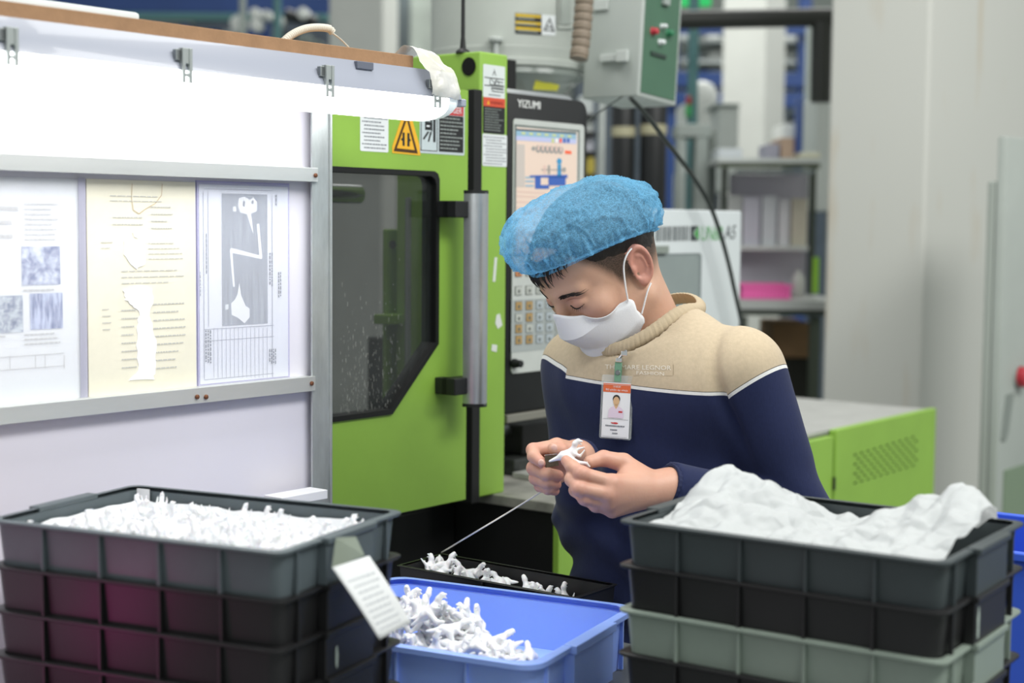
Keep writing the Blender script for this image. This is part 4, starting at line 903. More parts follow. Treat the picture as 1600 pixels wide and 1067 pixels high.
# slate tray: dense rows standing head up on a paper liner
LIN = mat('liner_paper', '#eceef0', 0.7, var=0.03, vs=12)
Mt = PM[lst[0].name]
n1, n2 = 40, 26; V = []; Q = []
for i in range(n1):
    for j in range(n2):
        x = (i / (n1 - 1) - 0.5) * (LT - 0.034); y = (j / (n2 - 1) - 0.5) * (WT - 0.034); e = max(abs(i / (n1 - 1) - .5), abs(j / (n2 - 1) - .5)) * 2
        V.append((x, y, 0.012 + 0.030 * max(0, (e - 0.93) / 0.07) * (1 if (j > n2 * .9 or i < 3 or i > n1 - 4) else .3)))
V = np.array(V); V[:, 2] += 0.0022 * fbm(V * 22, 8)
for i in range(n1 - 1):
    for j in range(n2 - 1): Q.append((i * n2 + j, (i + 1) * n2 + j, (i + 1) * n2 + j + 1, i * n2 + j + 1))
tag(MB().add(V.tolist(), Q, LIN).build('paper_liner', mx=Mt, smooth=60), 'white paper liner under the toys in the slate tray', 'paper')
for i in range(13):
    for j in range(7):
        x = -LT / 2 + 0.045 + (LT - 0.085) * i / 12 + rg.uniform(-.005, .005); y = -WT / 2 + 0.034 + (WT - 0.075) * j / 6 + rg.uniform(-.005, .005)
        M = Mt @ Matrix.Translation((x, y, 0.027 + rg.uniform(0, 0.010))) @ Matrix.Rotation(rg.gauss(0.4, 0.5), 4, 'Z') @ Matrix.Rotation(rg.gauss(-0.7, .3), 4, 'Y') @ Matrix.Rotation(rg.gauss(0, .3), 4, 'X')
        toy(M, rg.randrange(3), 'white plastic toy figure packed in rows in the slate grey tray', 'toys in the slate grey tray', 0.75)
# corner flap of liner
c = Mt @ Vector((-LT / 2 + 0.035, WT / 2 - 0.016, 0.035)); d_ = (Mt.to_3x3() @ Vector((1, 0, 0)))
tag(MB().box(-LT / 2 + 0.016, -LT / 2 + 0.036, WT / 2 - 0.0145, WT / 2 - 0.0138, 0.030, 0.056, PAPERW).build('paper_slip', mx=Mt), 'small white paper slip standing in the rear corner of the slate tray', 'paper')
# blue tray pile
Mb_ = PM[bt.name]
for i in range(96):
    u_, w_ = rg.random(), rg.random(); x = LB / 2 - 0.06 - u_ * 0.25; y = -WB / 2 + 0.040 + w_ * 0.16 * (0.55 + 0.45 * u_)
    hmax = 0.026 + 0.072 * min(1, max(0, (LB / 2 - 0.03 - x) / 0.16)) * (1 - 0.35 * w_); z = 0.018 + hmax * rg.random() ** 0.6
    toy(Mb_ @ Matrix.Translation((x, y, z)) @ rot(), rg.randrange(3), 'white plastic toy figure heaped in the blue tray', 'toys in the blue tray', 1.0)
# black tray: thin sheet-metal look, plain walls
tray_parts(kt, LK, WK, HB, TBK, ribs=2, rad=0.003, rimw=0.003, rimh=0.003, handle=False)
Mk = PM[kt.name]
for i in range(46):
    x = -LK / 2 + 0.03 + (LK - 0.085) * rg.random(); y = -WK / 2 + 0.03 + (WK - 0.06) * rg.random(); pk = 0.022 * math.exp(-((x + LK / 2 - 0.04) / 0.05) ** 2)
    z = 0.03 + (0.036 * (0.75 - 0.3 * (x / LK)) + pk) * rg.random() ** .45
    toy(Mk @ Matrix.Translation((x, y, z)) @ rot(), rg.randrange(3), 'white plastic toy figure lying in the black tray', 'toys in the black tray', 0.95)
# ---- crumpled tissue in the right stack
Mr = PM[rst[0].name]; TIS = mat('white_tissue', '#dde1e1', 0.6, sss=0.0, bump=0.25, bs=70)
nt_ = TIS.node_tree; vo = nt_.nodes.new('ShaderNodeTexVoronoi'); vo.feature = 'DISTANCE_TO_EDGE'; vo.inputs['Scale'].default_value = 17; tcx = nt_.nodes.new('ShaderNodeTexCoord'); nzx = nt_.nodes.new('ShaderNodeTexNoise'); nzx.inputs['Scale'].default_value = 12; vmx = nt_.nodes.new('ShaderNodeVectorMath'); vmx.operation = 'MULTIPLY_ADD'; vmx.inputs[1].default_value = (0.07, 0.07, 0.07)
nt_.links.new(tcx.outputs['Object'], nzx.inputs['Vector']); nt_.links.new(nzx.outputs['Color'], vmx.inputs[0]); nt_.links.new(tcx.outputs['Object'], vmx.inputs[2]); nt_.links.new(vmx.outputs[0], vo.inputs['Vector']); bmx = nt_.nodes.new('ShaderNodeBump'); bmx.inputs['Strength'].default_value = 0.7; bmx.inputs['Distance'].default_value = 0.02; nt_.links.new(vo.outputs['Distance'], bmx.inputs['Height']); nt_.links.new(bmx.outputs[0], nt_.nodes['Principled BSDF'].inputs['Normal'])
b_ = nt_.nodes['Principled BSDF']; tr = nt_.nodes.new('ShaderNodeBsdfTranslucent'); tr.inputs[0].default_value = (0.9, 0.92, 0.92, 1); mx_ = nt_.nodes.new('ShaderNodeMixShader'); mx_.inputs[0].default_value = 0.3
nt_.links.new(b_.outputs[0], mx_.inputs[1]); nt_.links.new(tr.outputs[0], mx_.inputs[2]); nt_.links.new(mx_.outputs[0], nt_.nodes['Material Output'].inputs[0])
n1, n2 = 170, 120; UV = np.array([(i / (n1 - 1), j / (n2 - 1)) for i in range(n1) for j in range(n2)])
x = (UV[:, 0] - 0.5) * (LTr - 0.05) - 0.004; y = (UV[:, 1] - 0.5) * (0.285 - 0.045)
def G(cx, cy, sx, sy): return np.exp(-((UV[:, 0] - cx) / sx) ** 2 - ((UV[:, 1] - cy) / sy) ** 2)
P3 = np.stack([x, y, 0 * x], 1)
def crease(p, seed, n, sc_):
    rg_ = np.random.RandomState(seed); pts = rg_.uniform(-.5, .5, (n, 2)) * np.array([[0.46, 0.34]]); D = np.sqrt(((p[:, None, :2] - pts[None]) ** 2).sum(-1)); D.sort(1); return D[:, 1] - D[:, 0]
cr = crease(P3 + 0.01 * np.stack([fbm(P3 * 12, 1), fbm(P3 * 12, 2), 0 * x], 1), 3, 46, 1); cr2 = crease(P3 + 0.006 * np.stack([fbm(P3 * 20, 11), fbm(P3 * 20, 12), 0 * x], 1), 13, 170, 1)
z = 0.043 + 0.044 * G(0.12, 0.68, 0.19, 0.36) + 0.018 * G(0.30, 0.7, 0.2, 0.25) + 0.052 * G(0.94, 0.70, 0.17, 0.30) + 0.02 * G(0.72, 0.75, 0.16, 0.2) + 0.005 * G(0.5, 0.2, 0.5, 0.25) - 0.006 * G(.52, .75, .14, .2)
def crum(p, seed, n, f0, f1):
    rg_ = np.random.RandomState(seed); o_ = np.zeros(len(p))
    for _ in range(n):
        th = rg_.uniform(0, math.pi); f = rg_.uniform(f0, f1); w_ = p[:, 0] * math.cos(th) + p[:, 1] * math.sin(th) + 0.012 * fbm(p * 9, rg_.randint(999), 2); o_ += np.abs(((w_ * f + rg_.uniform()) % 1.0) - 0.5) * 2 / f
    return o_ / n
z += 0.30 * (crum(P3, 51, 4, 7, 14) - 0.05) * (0.5 + G(.9, .7, .25, .4) + G(.12, .7, .2, .4)) + 0.42 * (crum(P3, 52, 3, 16, 30) - 0.02)
z += 0.22 * np.minimum(cr, 0.03) * (0.6 + G(.9, .7, .25, .4)) + 0.12 * np.minimum(cr2, 0.014) + 0.0035 * fbm(P3 * 14, 9) - 0.006
z -= 0.012 * (UV[:, 1] < 0.06) * (0.06 - UV[:, 1]) / 0.06
x2 = x + 0.006 * fbm(P3 * 10, 21) - 0.012 * G(0.0, 0.6, .1, .5) + 0.01 * G(1, .6, .08, .3); y2 = y + 0.005 * fbm(P3 * 10, 22)
x2 = np.clip(x2, -LTr / 2 + 0.012, LTr / 2 - 0.013); y2 = np.clip(y2, -0.285 / 2 + 0.012, 0.285 / 2 - 0.012)
Q = []
for i in range(n1 - 1):
    for j in range(n2 - 1): Q.append((i * n2 + j, (i + 1) * n2 + j, (i + 1) * n2 + j + 1, i * n2 + j + 1))
tag(MB().add(np.stack([x2, y2, z], 1).tolist(), Q, TIS).build('tissue_sheet', mx=Mr, smooth=28), 'crumpled white tissue sheet heaped in the charcoal tray', 'tissue')
# ---- hanging paper tag on the slate tray
tg = thing('paper_tag', 'white handwritten paper tag taped to the slate grey tray end', 'tag', loc=P(545, 870, 1.70))
cs = [P(516, 884, 1.655), P(574, 866, 1.695), P(640, 970, 1.69), P(590, 996, 1.645)]
n1, n2 = 10, 14; V = []; Q = []
for i in range(n1):
    for j in range(n2):
        u_, w_ = i / (n1 - 1), j / (n2 - 1); p = (cs[0] * (1 - u_) + cs[1] * u_) * (1 - w_) + (cs[3] * (1 - u_) + cs[2] * u_) * w_
        p = p + Vector((0.35, -0.9, 0.1)) * 0.006 * math.sin(w_ * math.pi) + Vector((0.35, -0.9, 0)) * 0.008; V.append(p)
for i in range(n1 - 1):
    for j in range(n2 - 1): Q.append((i * n2 + j, (i + 1) * n2 + j, (i + 1) * n2 + j + 1, i * n2 + j + 1))
TAGP = mat('tag_paper', '#dfe2e2', 0.7, var=0.02, vs=30); o = MB().add(V, Q, TAGP).build('page', tg, world=True, smooth=60); so = o.modifiers.new('thickness', 'SOLIDIFY'); so.thickness = 0.0004
def bil(u_, w_, off=0.0012):
    p = (cs[0] * (1 - u_) + cs[1] * u_) * (1 - w_) + (cs[3] * (1 - u_) + cs[2] * u_) * w_; return p + Vector((0.35, -0.9, 0.1)) * 0.006 * math.sin(w_ * math.pi) + Vector((0.35, -0.9, 0)) * (0.008 + off)
mb = MB(); rr = random.Random(4); HI = mat('pencil_ink', '#c2c6ca', 0.8)
for r_ in range(9):
    u_ = 0.14 + rr.random() * .08; w_ = 0.2 + r_ * 0.085
    while u_ < 0.8:
        du = rr.uniform(.04, .12); mb.add([bil(u_, w_), bil(u_ + du, w_), bil(u_ + du, w_ + .022), bil(u_, w_ + .022)], [(0, 1, 2, 3)], HI); u_ += du + .035
mb.build('handwriting', tg, world=True)['kind'] = 'stuff'
mb = MB(); mb.add([P(525, 840, 1.66), P(556, 838, 1.69), P(570, 868, 1.69), P(518, 888, 1.65)], [(0, 1, 2, 3)], mat('clear_tape', '#aeb9a6', 0.25, alpha=0.6)); mb.build('tape', tg, world=True)
# ---- blue crate behind the right stack
cr_ = thing('blue_crate', 'bright blue crate at the right frame edge behind the tray stack', 'crate', loc=(0.86, 2.05, 0))
bc = P(1588, 880, 2.1); cm = Matrix.Translation((bc.x + 0.17, 2.25, 0.80)) @ Matrix.Rotation(math.radians(-35), 4, 'Z')
CBL = mat('crate_blue', '#3b62d8', 0.45)
cs_ = MB(); HZ = bc.z - 0.80 
for s in (-1, 1): cs_.box(-0.2, 0.2, s * 0.14 - 0.004, s * 0.14 + 0.004, 0, HZ, CBL); cs_.box(s * 0.2 - 0.004, s * 0.2 + 0.004, -0.144, 0.144, 0, HZ, CBL)
cs_.box(-0.2, 0.2, -0.14, 0.14, 0, 0.006, CBL); cs_.build('shell', cr_, world=True, mx=cm, bevel=0.002)
k = MB()
for s in (-1, 1): k.box(-0.208, 0.208, s * 0.148 - 0.006, s * 0.148 + 0.006, HZ - 0.012, HZ, CBL); k.box(s * 0.208 - 0.006, s * 0.208 + 0.006, -0.154, 0.154, HZ - 0.012, HZ, CBL)
k.build('rim', cr_, world=True, mx=cm, bevel=0.002)
st = MB().box(-0.21, 0.21, -0.16, 0.16, 0.0, 0.79, MGREY); o = st.build('low_stand', mx=Matrix.Translation((bc.x + 0.17, 2.25, 0.0)) @ Matrix.Rotation(math.radians(-35), 4, 'Z'), bevel=0.003); tag(o, 'grey stand under the blue crate at the right edge', 'stand')

# ---------------------------------------------------------------- right cabinet
CABM = mat('cabinet_grey', '#a9b0aa', 0.45, var=0.04, vs=5)
c0 = P(1566, 500, 4.3); l0 = MF.loc((c0.x, c0.y, 0)); cab = thing('electrical_cabinet', 'grey electrical cabinet with red rotary switch at the right edge', 'cabinet', mx=MF.M @ Matrix.Translation((l0.x, l0.y, 0)))
def cz(px, py):
    x, z = MF.px(px, py, l0.y); return x - l0.x, z
zt3 = cz(1575, 212)[1]
MB().box(0, 0.5, 0, 0.030, 0.05, zt3, CABM).build('body', cab, bevel=0.006, smooth=40)
MB().box(-0.001, 0.4, 0.031, 0.055, 0.05, cz(1545, 280)[1], mat('cabinet_side', '#a3aaa3', 0.5)).build('rear_casing', cab, bevel=0.006)
x, z = cz(1592, 588); rs_ = mat('red_switch', '#b5303c', 0.35)
MB().lathe([(0.034, 0), (0.034, -0.006)][::-1], (x - 0.010, 0, z), MGREY, 28, 'y').build('switch_plate', cab, smooth=40)
MB().lathe([(0.026, -0.03), (0.030, -0.026), (0.030, -0.0065)], (x - 0.010, 0, z), rs_, 28, 'y').build('rotary_switch', cab, smooth=40)
MB().box(x - 0.026, x + 0.006, -0.034, -0.0305, z - 0.007, z + 0.007, WHITE).build('switch_mark', cab, bevel=0.001)
x0_, z0_ = cz(1563, 690); x1_, z1_ = cz(1600, 610)
k = MB(); k.prism([(x0_, z0_ + 0.01), (x0_ + 0.01, z0_), (x0_ + 0.035, z0_), (x0_ + 0.05, z0_ + 0.02), (x0_ + 0.085, z1_), (x0_ + 0.03, z1_)], -0.004, 0.0, mat('slanted_patch_grey', '#878f89', 0.5)); k.build('slanted_grey_patch', cab)  # slanted grey patch below the rotary switch
q = cz(1568, 735); MB().box(q[0], 0.45, -0.004, 0.0, cz(1590, 830)[1], q[1], mat('sage_panel', '#7d9078', 0.5)).build('lower_panel', cab, bevel=0.001)
# ---------------------------------------------------------------- background hall
def bx(name, px0, py0, px1, py1, d, dep, m, label=None, cat=None, parent=None, bevel=0.0, group=None):
    a = P(px0, py1, d); b = P(px1, py0, d); mb = MB().box(a.x, b.x, d, d + dep, P((px0 + px1) / 2, py1, d).z, P((px0 + px1) / 2, py0, d).z, m)
    o = mb.build(name, parent, bevel=bevel, world=parent is not None)
    if label: tag(o, label, cat, group)
    return o
NAVY = mat('rack_blue', '#213f77', 0.5, var=0.08, vs=3); TEAL = mat('teal_paint', '#4f7a7c', 0.5); DKG = mat('dark_frame_green', '#4a5347', 0.55); SHW = mat('shelf_white', '#c9cfcc', 0.6, var=0.08, vs=4); BOXW = mat('white_carton', '#d5d8d4', 0.7, var=0.06, vs=5); DARK = mat('tank_black', '#1b1d1e', 0.4, var=0.3, vs=3); CARD = mat('cardboard', '#9a7a58', 0.8, var=0.1, vs=8)
# workbench behind on the right
wb = thing('workbench', 'dark green workbench with shelf behind the white pillar', 'workbench', loc=P(1200, 700, 5.6))
wb.location.z = 0; PM[wb.name] = Matrix.Translation(wb.location); d = 5.6
bx('table_top', 1150, 470, 1320, 484, d - 0.1, 0.55, mat('bench_top', '#a8aca9', 0.5), parent=wb)
bx('front_rail', 1152, 484.5, 1318, 493, d - 0.08, 0.03, DKG, parent=wb)
for x0, x1 in ((1126, 1137), (1263, 1276)): bx('upright', x0, 256, x1, 466, d + 0.40, 0.04, DKG, parent=wb)
fl = 1150
for x0, x1 in ((1153, 1164), (1262, 1277)):
    a = P(x0, 500, d); b = P(x1, 500, d); MB().box(a.x, b.x, d - 0.06, d - 0.02, 0, P(x0, 493.5, d).z, DKG).build('leg', wb, world=True)
bx('upper_shelf', 1122, 247, 1284, 254, d + 0.1, 0.45, SHW, parent=wb); bx('shelf_rail', 1124, 254.5, 1282, 262, d + 0.12, 0.03, mat('rail_sage', '#6f7a66', 0.5), parent=wb)
bx('lamp_rail', 1152, 264, 1272, 271, d + 0.2, 0.03, mat('pale_blue_rail', '#aebcc0', 0.5), parent=wb)
bx('back_panel', 1137, 272, 1263, 466, d + 0.42, 0.012, mat('lilac_panel', '#c6c3d0', 0.6), parent=wb)
bx('paper_shelf', 1150, 384, 1263, 391, d + 0.28, 0.13, SHW, parent=wb)
for i, (x0, x1, y0, c) in enumerate(((1136, 1160, 305, '#b2b7b5'), (1160, 1188, 308, '#c3c4d0'), (1190, 1214, 306, '#cdd3d8'), (1216, 1234, 312, '#d6d8dc'), (1236, 1262, 310, '#c9c5b4'))):
    bx('document_folder', x0, y0, x1, 384, d + 0.30, 0.03, mat('folder_%d' % i, c, 0.6, var=0.05, vs=9), ('grey document folder leftmost on the workbench paper shelf', 'lilac document folder second from the left on the paper shelf', 'pale blue document folder in the middle of the paper shelf', 'narrow white document folder second from the right on the paper shelf', 'cream document folder rightmost on the paper shelf')[i], 'folder', bevel=0.002, group='folders on the workbench')
# pink basket
pk = thing('pink_basket', 'shallow pink plastic basket on the workbench', 'basket', loc=P(1198, 478, d)); PKM = mat('pink_plastic', '#ee6cb4', 0.4)
a = P(1160, 480, d - 0.02); b = P(1237, 480, d - 0.02); zb0 = P(1198, 470, d - .02).z + 0.0; ztp = P(1198, 456, d - 0.02).z
zb0 = P(1200, 470, d - 0.1).z + 0.002; ztp = zb0 + 0.05; k = MB()
k.box(a.x, b.x, d, d + 0.22, zb0, zb0 + 0.004, PKM); k.build('base', pk, world=True); k = MB()
for i in range(12):
    x = a.x + (b.x - a.x) * (i + .5) / 12; k.box(x - 0.005, x + 0.005, d, d + 0.004, zb0 + .004, ztp - .008, PKM)
for i in range(12):
    y = d + 0.22 * (i + .5) / 12; k.box(a.x, a.x + .004, y - .006, y + .006, zb0 + .004, ztp - .008, PKM); k.box(b.x - .004, b.x, y - .006, y + .006, zb0 + .004, ztp - .008, PKM)
k.box(a.x, b.x, d + 0.216, d + 0.22, zb0 + 0.004, ztp - 0.008, PKM); k.build('lattice', pk, world=True)
k = MB(); e = 0.006; k.box(a.x - e, b.x + e, d - e, d + 0.004, ztp - .008, ztp, PKM); k.box(a.x - e, b.x + e, d + .216, d + .22 + e, ztp - .008, ztp, PKM); k.box(a.x - e, a.x + .004, d, d + .22, ztp - .008, ztp, PKM); k.box(b.x - .004, b.x + e, d, d + .22, ztp - .008, ztp, PKM); k.build('rim', pk, world=True)
bt_ = P(1262, 470, d + 0.05); zbn = P(1200, 470, d - 0.1).z + 0.001
tag(MB().lathe([(0.022, 0), (0.024, 0.004), (0.024, 0.07), (0.012, 0.085), (0.010, 0.088), (0.010, 0.10), (0.0, 0.10)], (bt_.x, d + 0.25, zbn), mat('bottle_grey', '#c4c6c2', 0.4), 16).build('bottle', smooth=40), 'small pale bottle at the end of the workbench', 'bottle')
gm = mat('lime_plastic', '#8cc23a', 0.45)
bx('lime_strip', 1270, 402, 1280, 458, d + 0.15, 0.02, gm, 'lime green upright strip behind the white pillar', 'strip')
bx('cardboard_box', 1206, 505, 1266, 559, d + 0.15, 0.3, CARD, 'brown cardboard box under the workbench', 'box', bevel=0.003)
bx('storage_bin', 1166, 560, 1270, 660, d + 0.15, 0.45, mat('dark_bin', '#23241d', 0.7), 'dark storage bin beneath the cardboard box', 'bin', bevel=0.004)
for n_, (x0, y0, x1, y1, c, lb) in enumerate(((1198, 225, 1218, 247, '#9b9aa8', 'small lilac grey box on the workbench upper shelf'), (1220, 215, 1240, 247, '#b39a86', 'tan carton on the workbench upper shelf'), (1250, 238, 1282, 247, '#d0cfba', 'cream tray on the workbench upper shelf'), (1122, 232, 1160, 247, '#c6ccd0', 'pale box at the left end of the upper shelf'))):
    bx('shelf_box', x0, y0, x1, y1, d + 0.18, 0.2, mat('shelfbox_%d' % n_, c, 0.6), lb, 'box', bevel=0.003)
# white feeder machine with hopper lid and knob
fd = thing('material_feeder', 'white material feeder with black knob in front of the far pillar', 'feeder', loc=P(1138, 246, 6.6)); d = 6.6
bx('body', 1120, 166, 1155, 300, d, 0.3, LGREY, parent=fd, bevel=0.01); bx('lid', 1116, 161, 1157, 166, d - 0.02, 0.34, MGREY, parent=fd, bevel=0.005)
q = P(1140, 148, d); MB().lathe([(0.012, 0), (0.012, 0.012), (0.022, 0.02), (0.022, 0.045), (0.012, 0.055)], (q.x, d + 0.15, P(1140, 161, d).z), BLACK, 14).build('knob', fd, smooth=40)
fd2 = thing('material_feeder', 'pale feeder drum beside the white pillar edge', 'feeder', loc=P(1282, 246, 6.5)); d = 6.5
bx('body', 1272, 150, 1300, 330, d, 0.3, LGREY, parent=fd2, bevel=0.01); q = P(1288, 150, d); MB().lathe([(0.05, 0), (0.05, 0.04), (0.035, 0.08), (0.01, 0.09)], (q.x, d + 0.15, q.z), LGREY, 20).build('dome', fd2, smooth=40)
# overhead black duct and drop pipe
dp_ = mat('duct_black', '#20231f', 0.5)
a, b = P(1040, 32, 6.0), P(1330, 26, 6.0); tag(MB().tube([a, b], 0.036, dp_, 20).build('overhead_duct', smooth=40), 'thick black duct running across below the ceiling', 'duct')
a, b = P(1284, 34, 6.0), P(1282, 160, 6.0); tag(MB().tube([a, b], 0.04, dp_, 16).build('drop_pipe', smooth=40), 'black vertical pipe dropping behind the white pillar', 'pipe')
# teal post, grey stand
a, b = P(1085, -20, 6.4), P(1080, 420, 6.4); tag(MB().tube([a, (a.x, a.y, 0)], 0.022, TEAL, 14).build('teal_post', smooth=40), 'teal vertical post right of the control box', 'post')
for x0, x1, c, lb in ((1064, 1082, 0, 'green lit sign left of the teal post'), (1090, 1112, 1, 'green lit sign right of the teal post')):
    bx('exit_light', x0, -12, x1, 9, 7.0, 0.05, mat('green_glow', '#1fae5a', 0.4, emis=0.8), lb, 'light', bevel=0.006)
gs = thing('machine_stand', 'grey steel stand beside the teal post', 'stand', loc=P(1090, 420, 6.0)); gs.location.z = 0; PM[gs.name] = Matrix.Translation(gs.location)
bx('top_beam', 1058, 194, 1112, 214, 6.0, 0.2, MGREY, parent=gs, bevel=0.005)
for x0, x1 in ((1088, 1106), (1060, 1066)):
    a = P(x0, 214, 6.0); b = P(x1, 214, 6.0); MB().box(a.x, b.x, 6.0, 6.12, 0, a.z - 0.001, MGREY).build('leg', gs, world=True)
bx('side_sheet', 1107, 205, 1120, 330, 6.15, 0.1, mat('side_sheet_grey', '#7f8681', 0.5), parent=gs)
# black storage tanks on a pallet rack
def tank(px0, px1, py0, py1, d, lb):
    a, b = P(px0, py1, d), P(px1, py1, d); r_ = (b.x - a.x) / 2; z0, z1 = a.z, P(px0, py0, d).z
    t = thing('black_tank', lb, 'tank', loc=((a.x + b.x) / 2, d + r_, z0)); H = z1 - z0
    MB().lathe([(r_ * .9, 0), (r_, 0.02), (r_, H - .03), (r_ * .85, H)], (0, 0, 0), DARK, 28).build('drum', t, smooth=40)
    MB().lathe([(r_ * 1.01, H * .62), (r_ * 1.02, H * .63), (r_ * 1.02, H * .69), (r_ * 1.01, H * .70)], (0, 0, 0), mat('tank_band', '#a8a487', 0.6), 28, cap=False).build('band', t, smooth=40); return z0
z0a = tank(955, 992, 140, 330, 5.4, 'black tank with pale band left of the hanging cable'); z0b = tank(1000, 1042, 135, 330, 5.4, 'black tank with pale band right of the hanging cable')
pa, pb_ = P(948, 331, 5.4), P(1050, 331, 5.4); tag(MB().box(pa.x, pb_.x, 5.35, 5.85, 0, min(z0a, z0b) - 0.001, DARK).build('tank_plinth', bevel=0.004), 'dark plinth under the two black tanks', 'plinth')
def rack(name, label, px, beams, d, shelves, w=0.08, m=NAVY, span=None):
    t = thing(name, label, 'rack', loc=(P(px[0], 350, d).x, d, 0))
    for x in px:
        a = P(x, 350, d); MB().box(a.x - w / 2, a.x + w / 2, d, d + 0.09, 0, 3.6, m).build('upright', t, world=True, bevel=0.004)
    x0, x1 = P(span[0], 350, d).x, P(span[1], 350, d).x
    for y in beams: z = P(800, y, d).z; MB().box(x0, x1, d - 0.045, d - 0.001, z - 0.05, z + 0.05, m).build('beam', t, world=True, bevel=0.004)
    for y in shelves: z = P(800, y, d).z; MB().box(x0, x1, d + 0.1, d + 0.9, z - 0.02, z, SHW).build('shelf_board', t, world=True)
    return t
rack('pallet_rack', 'blue pallet rack with cartons behind the far pillar', (1046, 1252), (40, 122, 153), 10.5, (55, 88, 120, 150, 185), span=(1040, 1272))
rg = random.Random(31)
k_ = 0
for (yb_, yt_) in ((88, 66), (120, 96), (150, 130), (185, 164), (55, 40)):
    for xa in (1060, 1084, 1106, 1224, 1245):
        if rg.random() < 0.12: continue
        w = rg.uniform(16, 22); h = (yb_ - yt_) * rg.uniform(.7, 1); zb_s = P(800, yb_, 10.5).z; a = P(xa, yb_, 10.8); b = P(xa + w, yb_, 10.8)
        tag(MB().box(a.x, b.x, 10.75, 11.2, zb_s + 0.001, zb_s + h / FPX * 10.8, (BOXW, SHW, LGREY, BOXW)[rg.randrange(4)]).build('carton', bevel=0.006), 'pale carton on the blue pallet rack behind the far pillar', 'carton', 'cartons on the far rack')
# rack stuff right of the pillar, lower
for x0, y0, x1, y1, m, lb in ((1222, 195, 1243, 216, BOXW, 'white carton beside the far pillar, upper'), (1218, 217, 1242, 246, CARD, 'tan carton beside the far pillar, lower')):
    bx('carton', x0, y0, x1, y1, 8.4, 0.3, m, lb, 'carton', bevel=0.004)
bx('blue_column', 1244, 150, 1256, 330, 8.3, 0.12, NAVY, 'blue steel column right of the far pillar', 'column', bevel=0.004)
bx('grey_column', 1259, 40, 1269, 330, 8.0, 0.12, MGREY, 'grey steel column right of the far pillar', 'column', bevel=0.004)
# white frame and bits between control panel and tanks
bx('white_post', 928, 148, 946, 996, 5.9, 0.2, LGREY, 'white post right of the control panel', 'post', bevel=0.005)
for i, (y0, y1, c) in enumerate(((150, 178, '#c9d0cf'), (186, 206, '#cfd4d1'), (214, 236, '#d5d6e0'))):
    bx('supply_box', 905, y0, 927, y1, 6.3, 0.3, mat('supply_%d' % i, c, 0.6), ('upper white supply box right of the control panel', 'middle white supply box right of the control panel', 'lower lilac supply box right of the control panel')[i], 'box', bevel=0.004)
sr = thing('supply_shelf', 'dark shelf carrying the supply boxes right of the control panel', 'shelf', loc=P(915, 240, 6.3))
for y in (178.3, 206.3, 236.3, 275.3): bx('board', 898, y, 932, y + 6, 6.25, 0.4, BLACKM, parent=sr)
MB().box(P(899, 300, 6.25).x, P(904, 300, 6.25).x, 6.56, 6.6, 0, P(900, 150, 6.25).z, BLACKM).build('upright', sr, world=True)
bx('yellow_bag', 916, 243, 930, 275, 6.26, 0.1, mat('yellow_bag', '#c9b64e', 0.6), 'yellow bag right of the control panel', 'bag', bevel=0.02)
for x0, x1, y0, y1, d, c, lb in ((1056, 1082, 268, 915, 6.8, '#b9c0bc', 'pale grey cabinet behind the hanging cable'), (1058, 1080, 160, 883, 7.2, '#c2c8c4', 'small white cabinet left of the teal post')):
    bx('small_cabinet', x0, y0, x1, y1, d, 0.4, mat('smallcab_%d' % y0, c, 0.5), lb, 'cabinet', bevel=0.005)
q = P(1097, 165, 7.3); tag(MB().lathe([(0.05, -0.1), (0.07, 0.0), (0.075, 0.05), (0.05, 0.1), (0.01, 0.115)], (q.x, q.y, q.z), BOXW, 20).build('white_dome', smooth=40), 'white rounded machine dome right of the teal post', 'dome')
bx('signal_lamp', 1073, 150, 1081, 163, 6.36, 0.04, mat('signal_red', '#9b3030', 0.5), 'small red signal lamp left of the teal post', 'lamp', bevel=0.004); bx('signal_lamp', 1072, 163.5, 1081, 182, 6.36, 0.04, mat('signal_green', '#2f9a52', 0.5), 'small green signal lamp left of the teal post', 'lamp', bevel=0.004)
# left background: blue steelwork above the notice board
t = rack('pallet_rack', 'blue pallet rack seen above the brown board', (150, 404), (12, -30), 9.0, (-8,), span=(60, 560), w=0.13)
bx('teal_beam', 120, 20, 512, 31, 8.6, 0.08, TEAL, 'teal steel beam above the brown board', 'beam', bevel=0.004)
a = P(433, -20, 8.4); tag(MB().tube([a, (a.x, a.y, 0)], 0.022, TEAL, 14).build('teal_post', smooth=40), 'teal vertical post left of the coiled hose', 'post')
a = P(379, -20, 8.3); tag(MB().tube([a, (a.x, a.y, 0)], 0.018, MGREY, 14).build('grey_post', smooth=40), 'thin grey post above the cream plate', 'post')
for i, (px, py, r_) in enumerate(((374, 38, .045), (400, 22, .030), (402, 40, .035), (418, 25, .028), (437, 34, .03), (475, 22, .032))):
    q = P(px, py, 8.548); o = MB().lathe([(r_ * .4, -.05), (r_, -.045), (r_, .045), (r_ * .4, .05)], (q.x, q.y, q.z), BOXW, 18, 'y').build('paper_roll', smooth=40)
    tag(o, ('white roll left of the thin grey post', 'upper white roll on the blue upright', 'lower white roll on the blue upright', 'white roll just left of the teal post', 'white roll just right of the teal post', 'white roll near the pale pillar')[i], 'roll', 'white rolls on the blue rack')
a = [P(*q, 8.562) for q in ((446, 22), (462, 27), (480, 30), (494, 36))]; tag(MB().tube(resample(a, 20), 0.035, DARK, 12).build('black_hose', smooth=40), 'black hose left of the pale pillar', 'hose')
rg = random.Random(8)
for i in range(11):
    x0 = 235 + i * 23; w = rg.uniform(12, 20); h = rg.uniform(8, 26)
    bx('stored_part', x0, 62 - h, x0 + w, 62, 9.15, 0.25, (MGREY, NAVY, BLACKM, LGREY, DARK)[rg.randrange(5)], 'stored part on the blue rack above the brown board', 'part', group='parts on the blue rack', bevel=0.004)
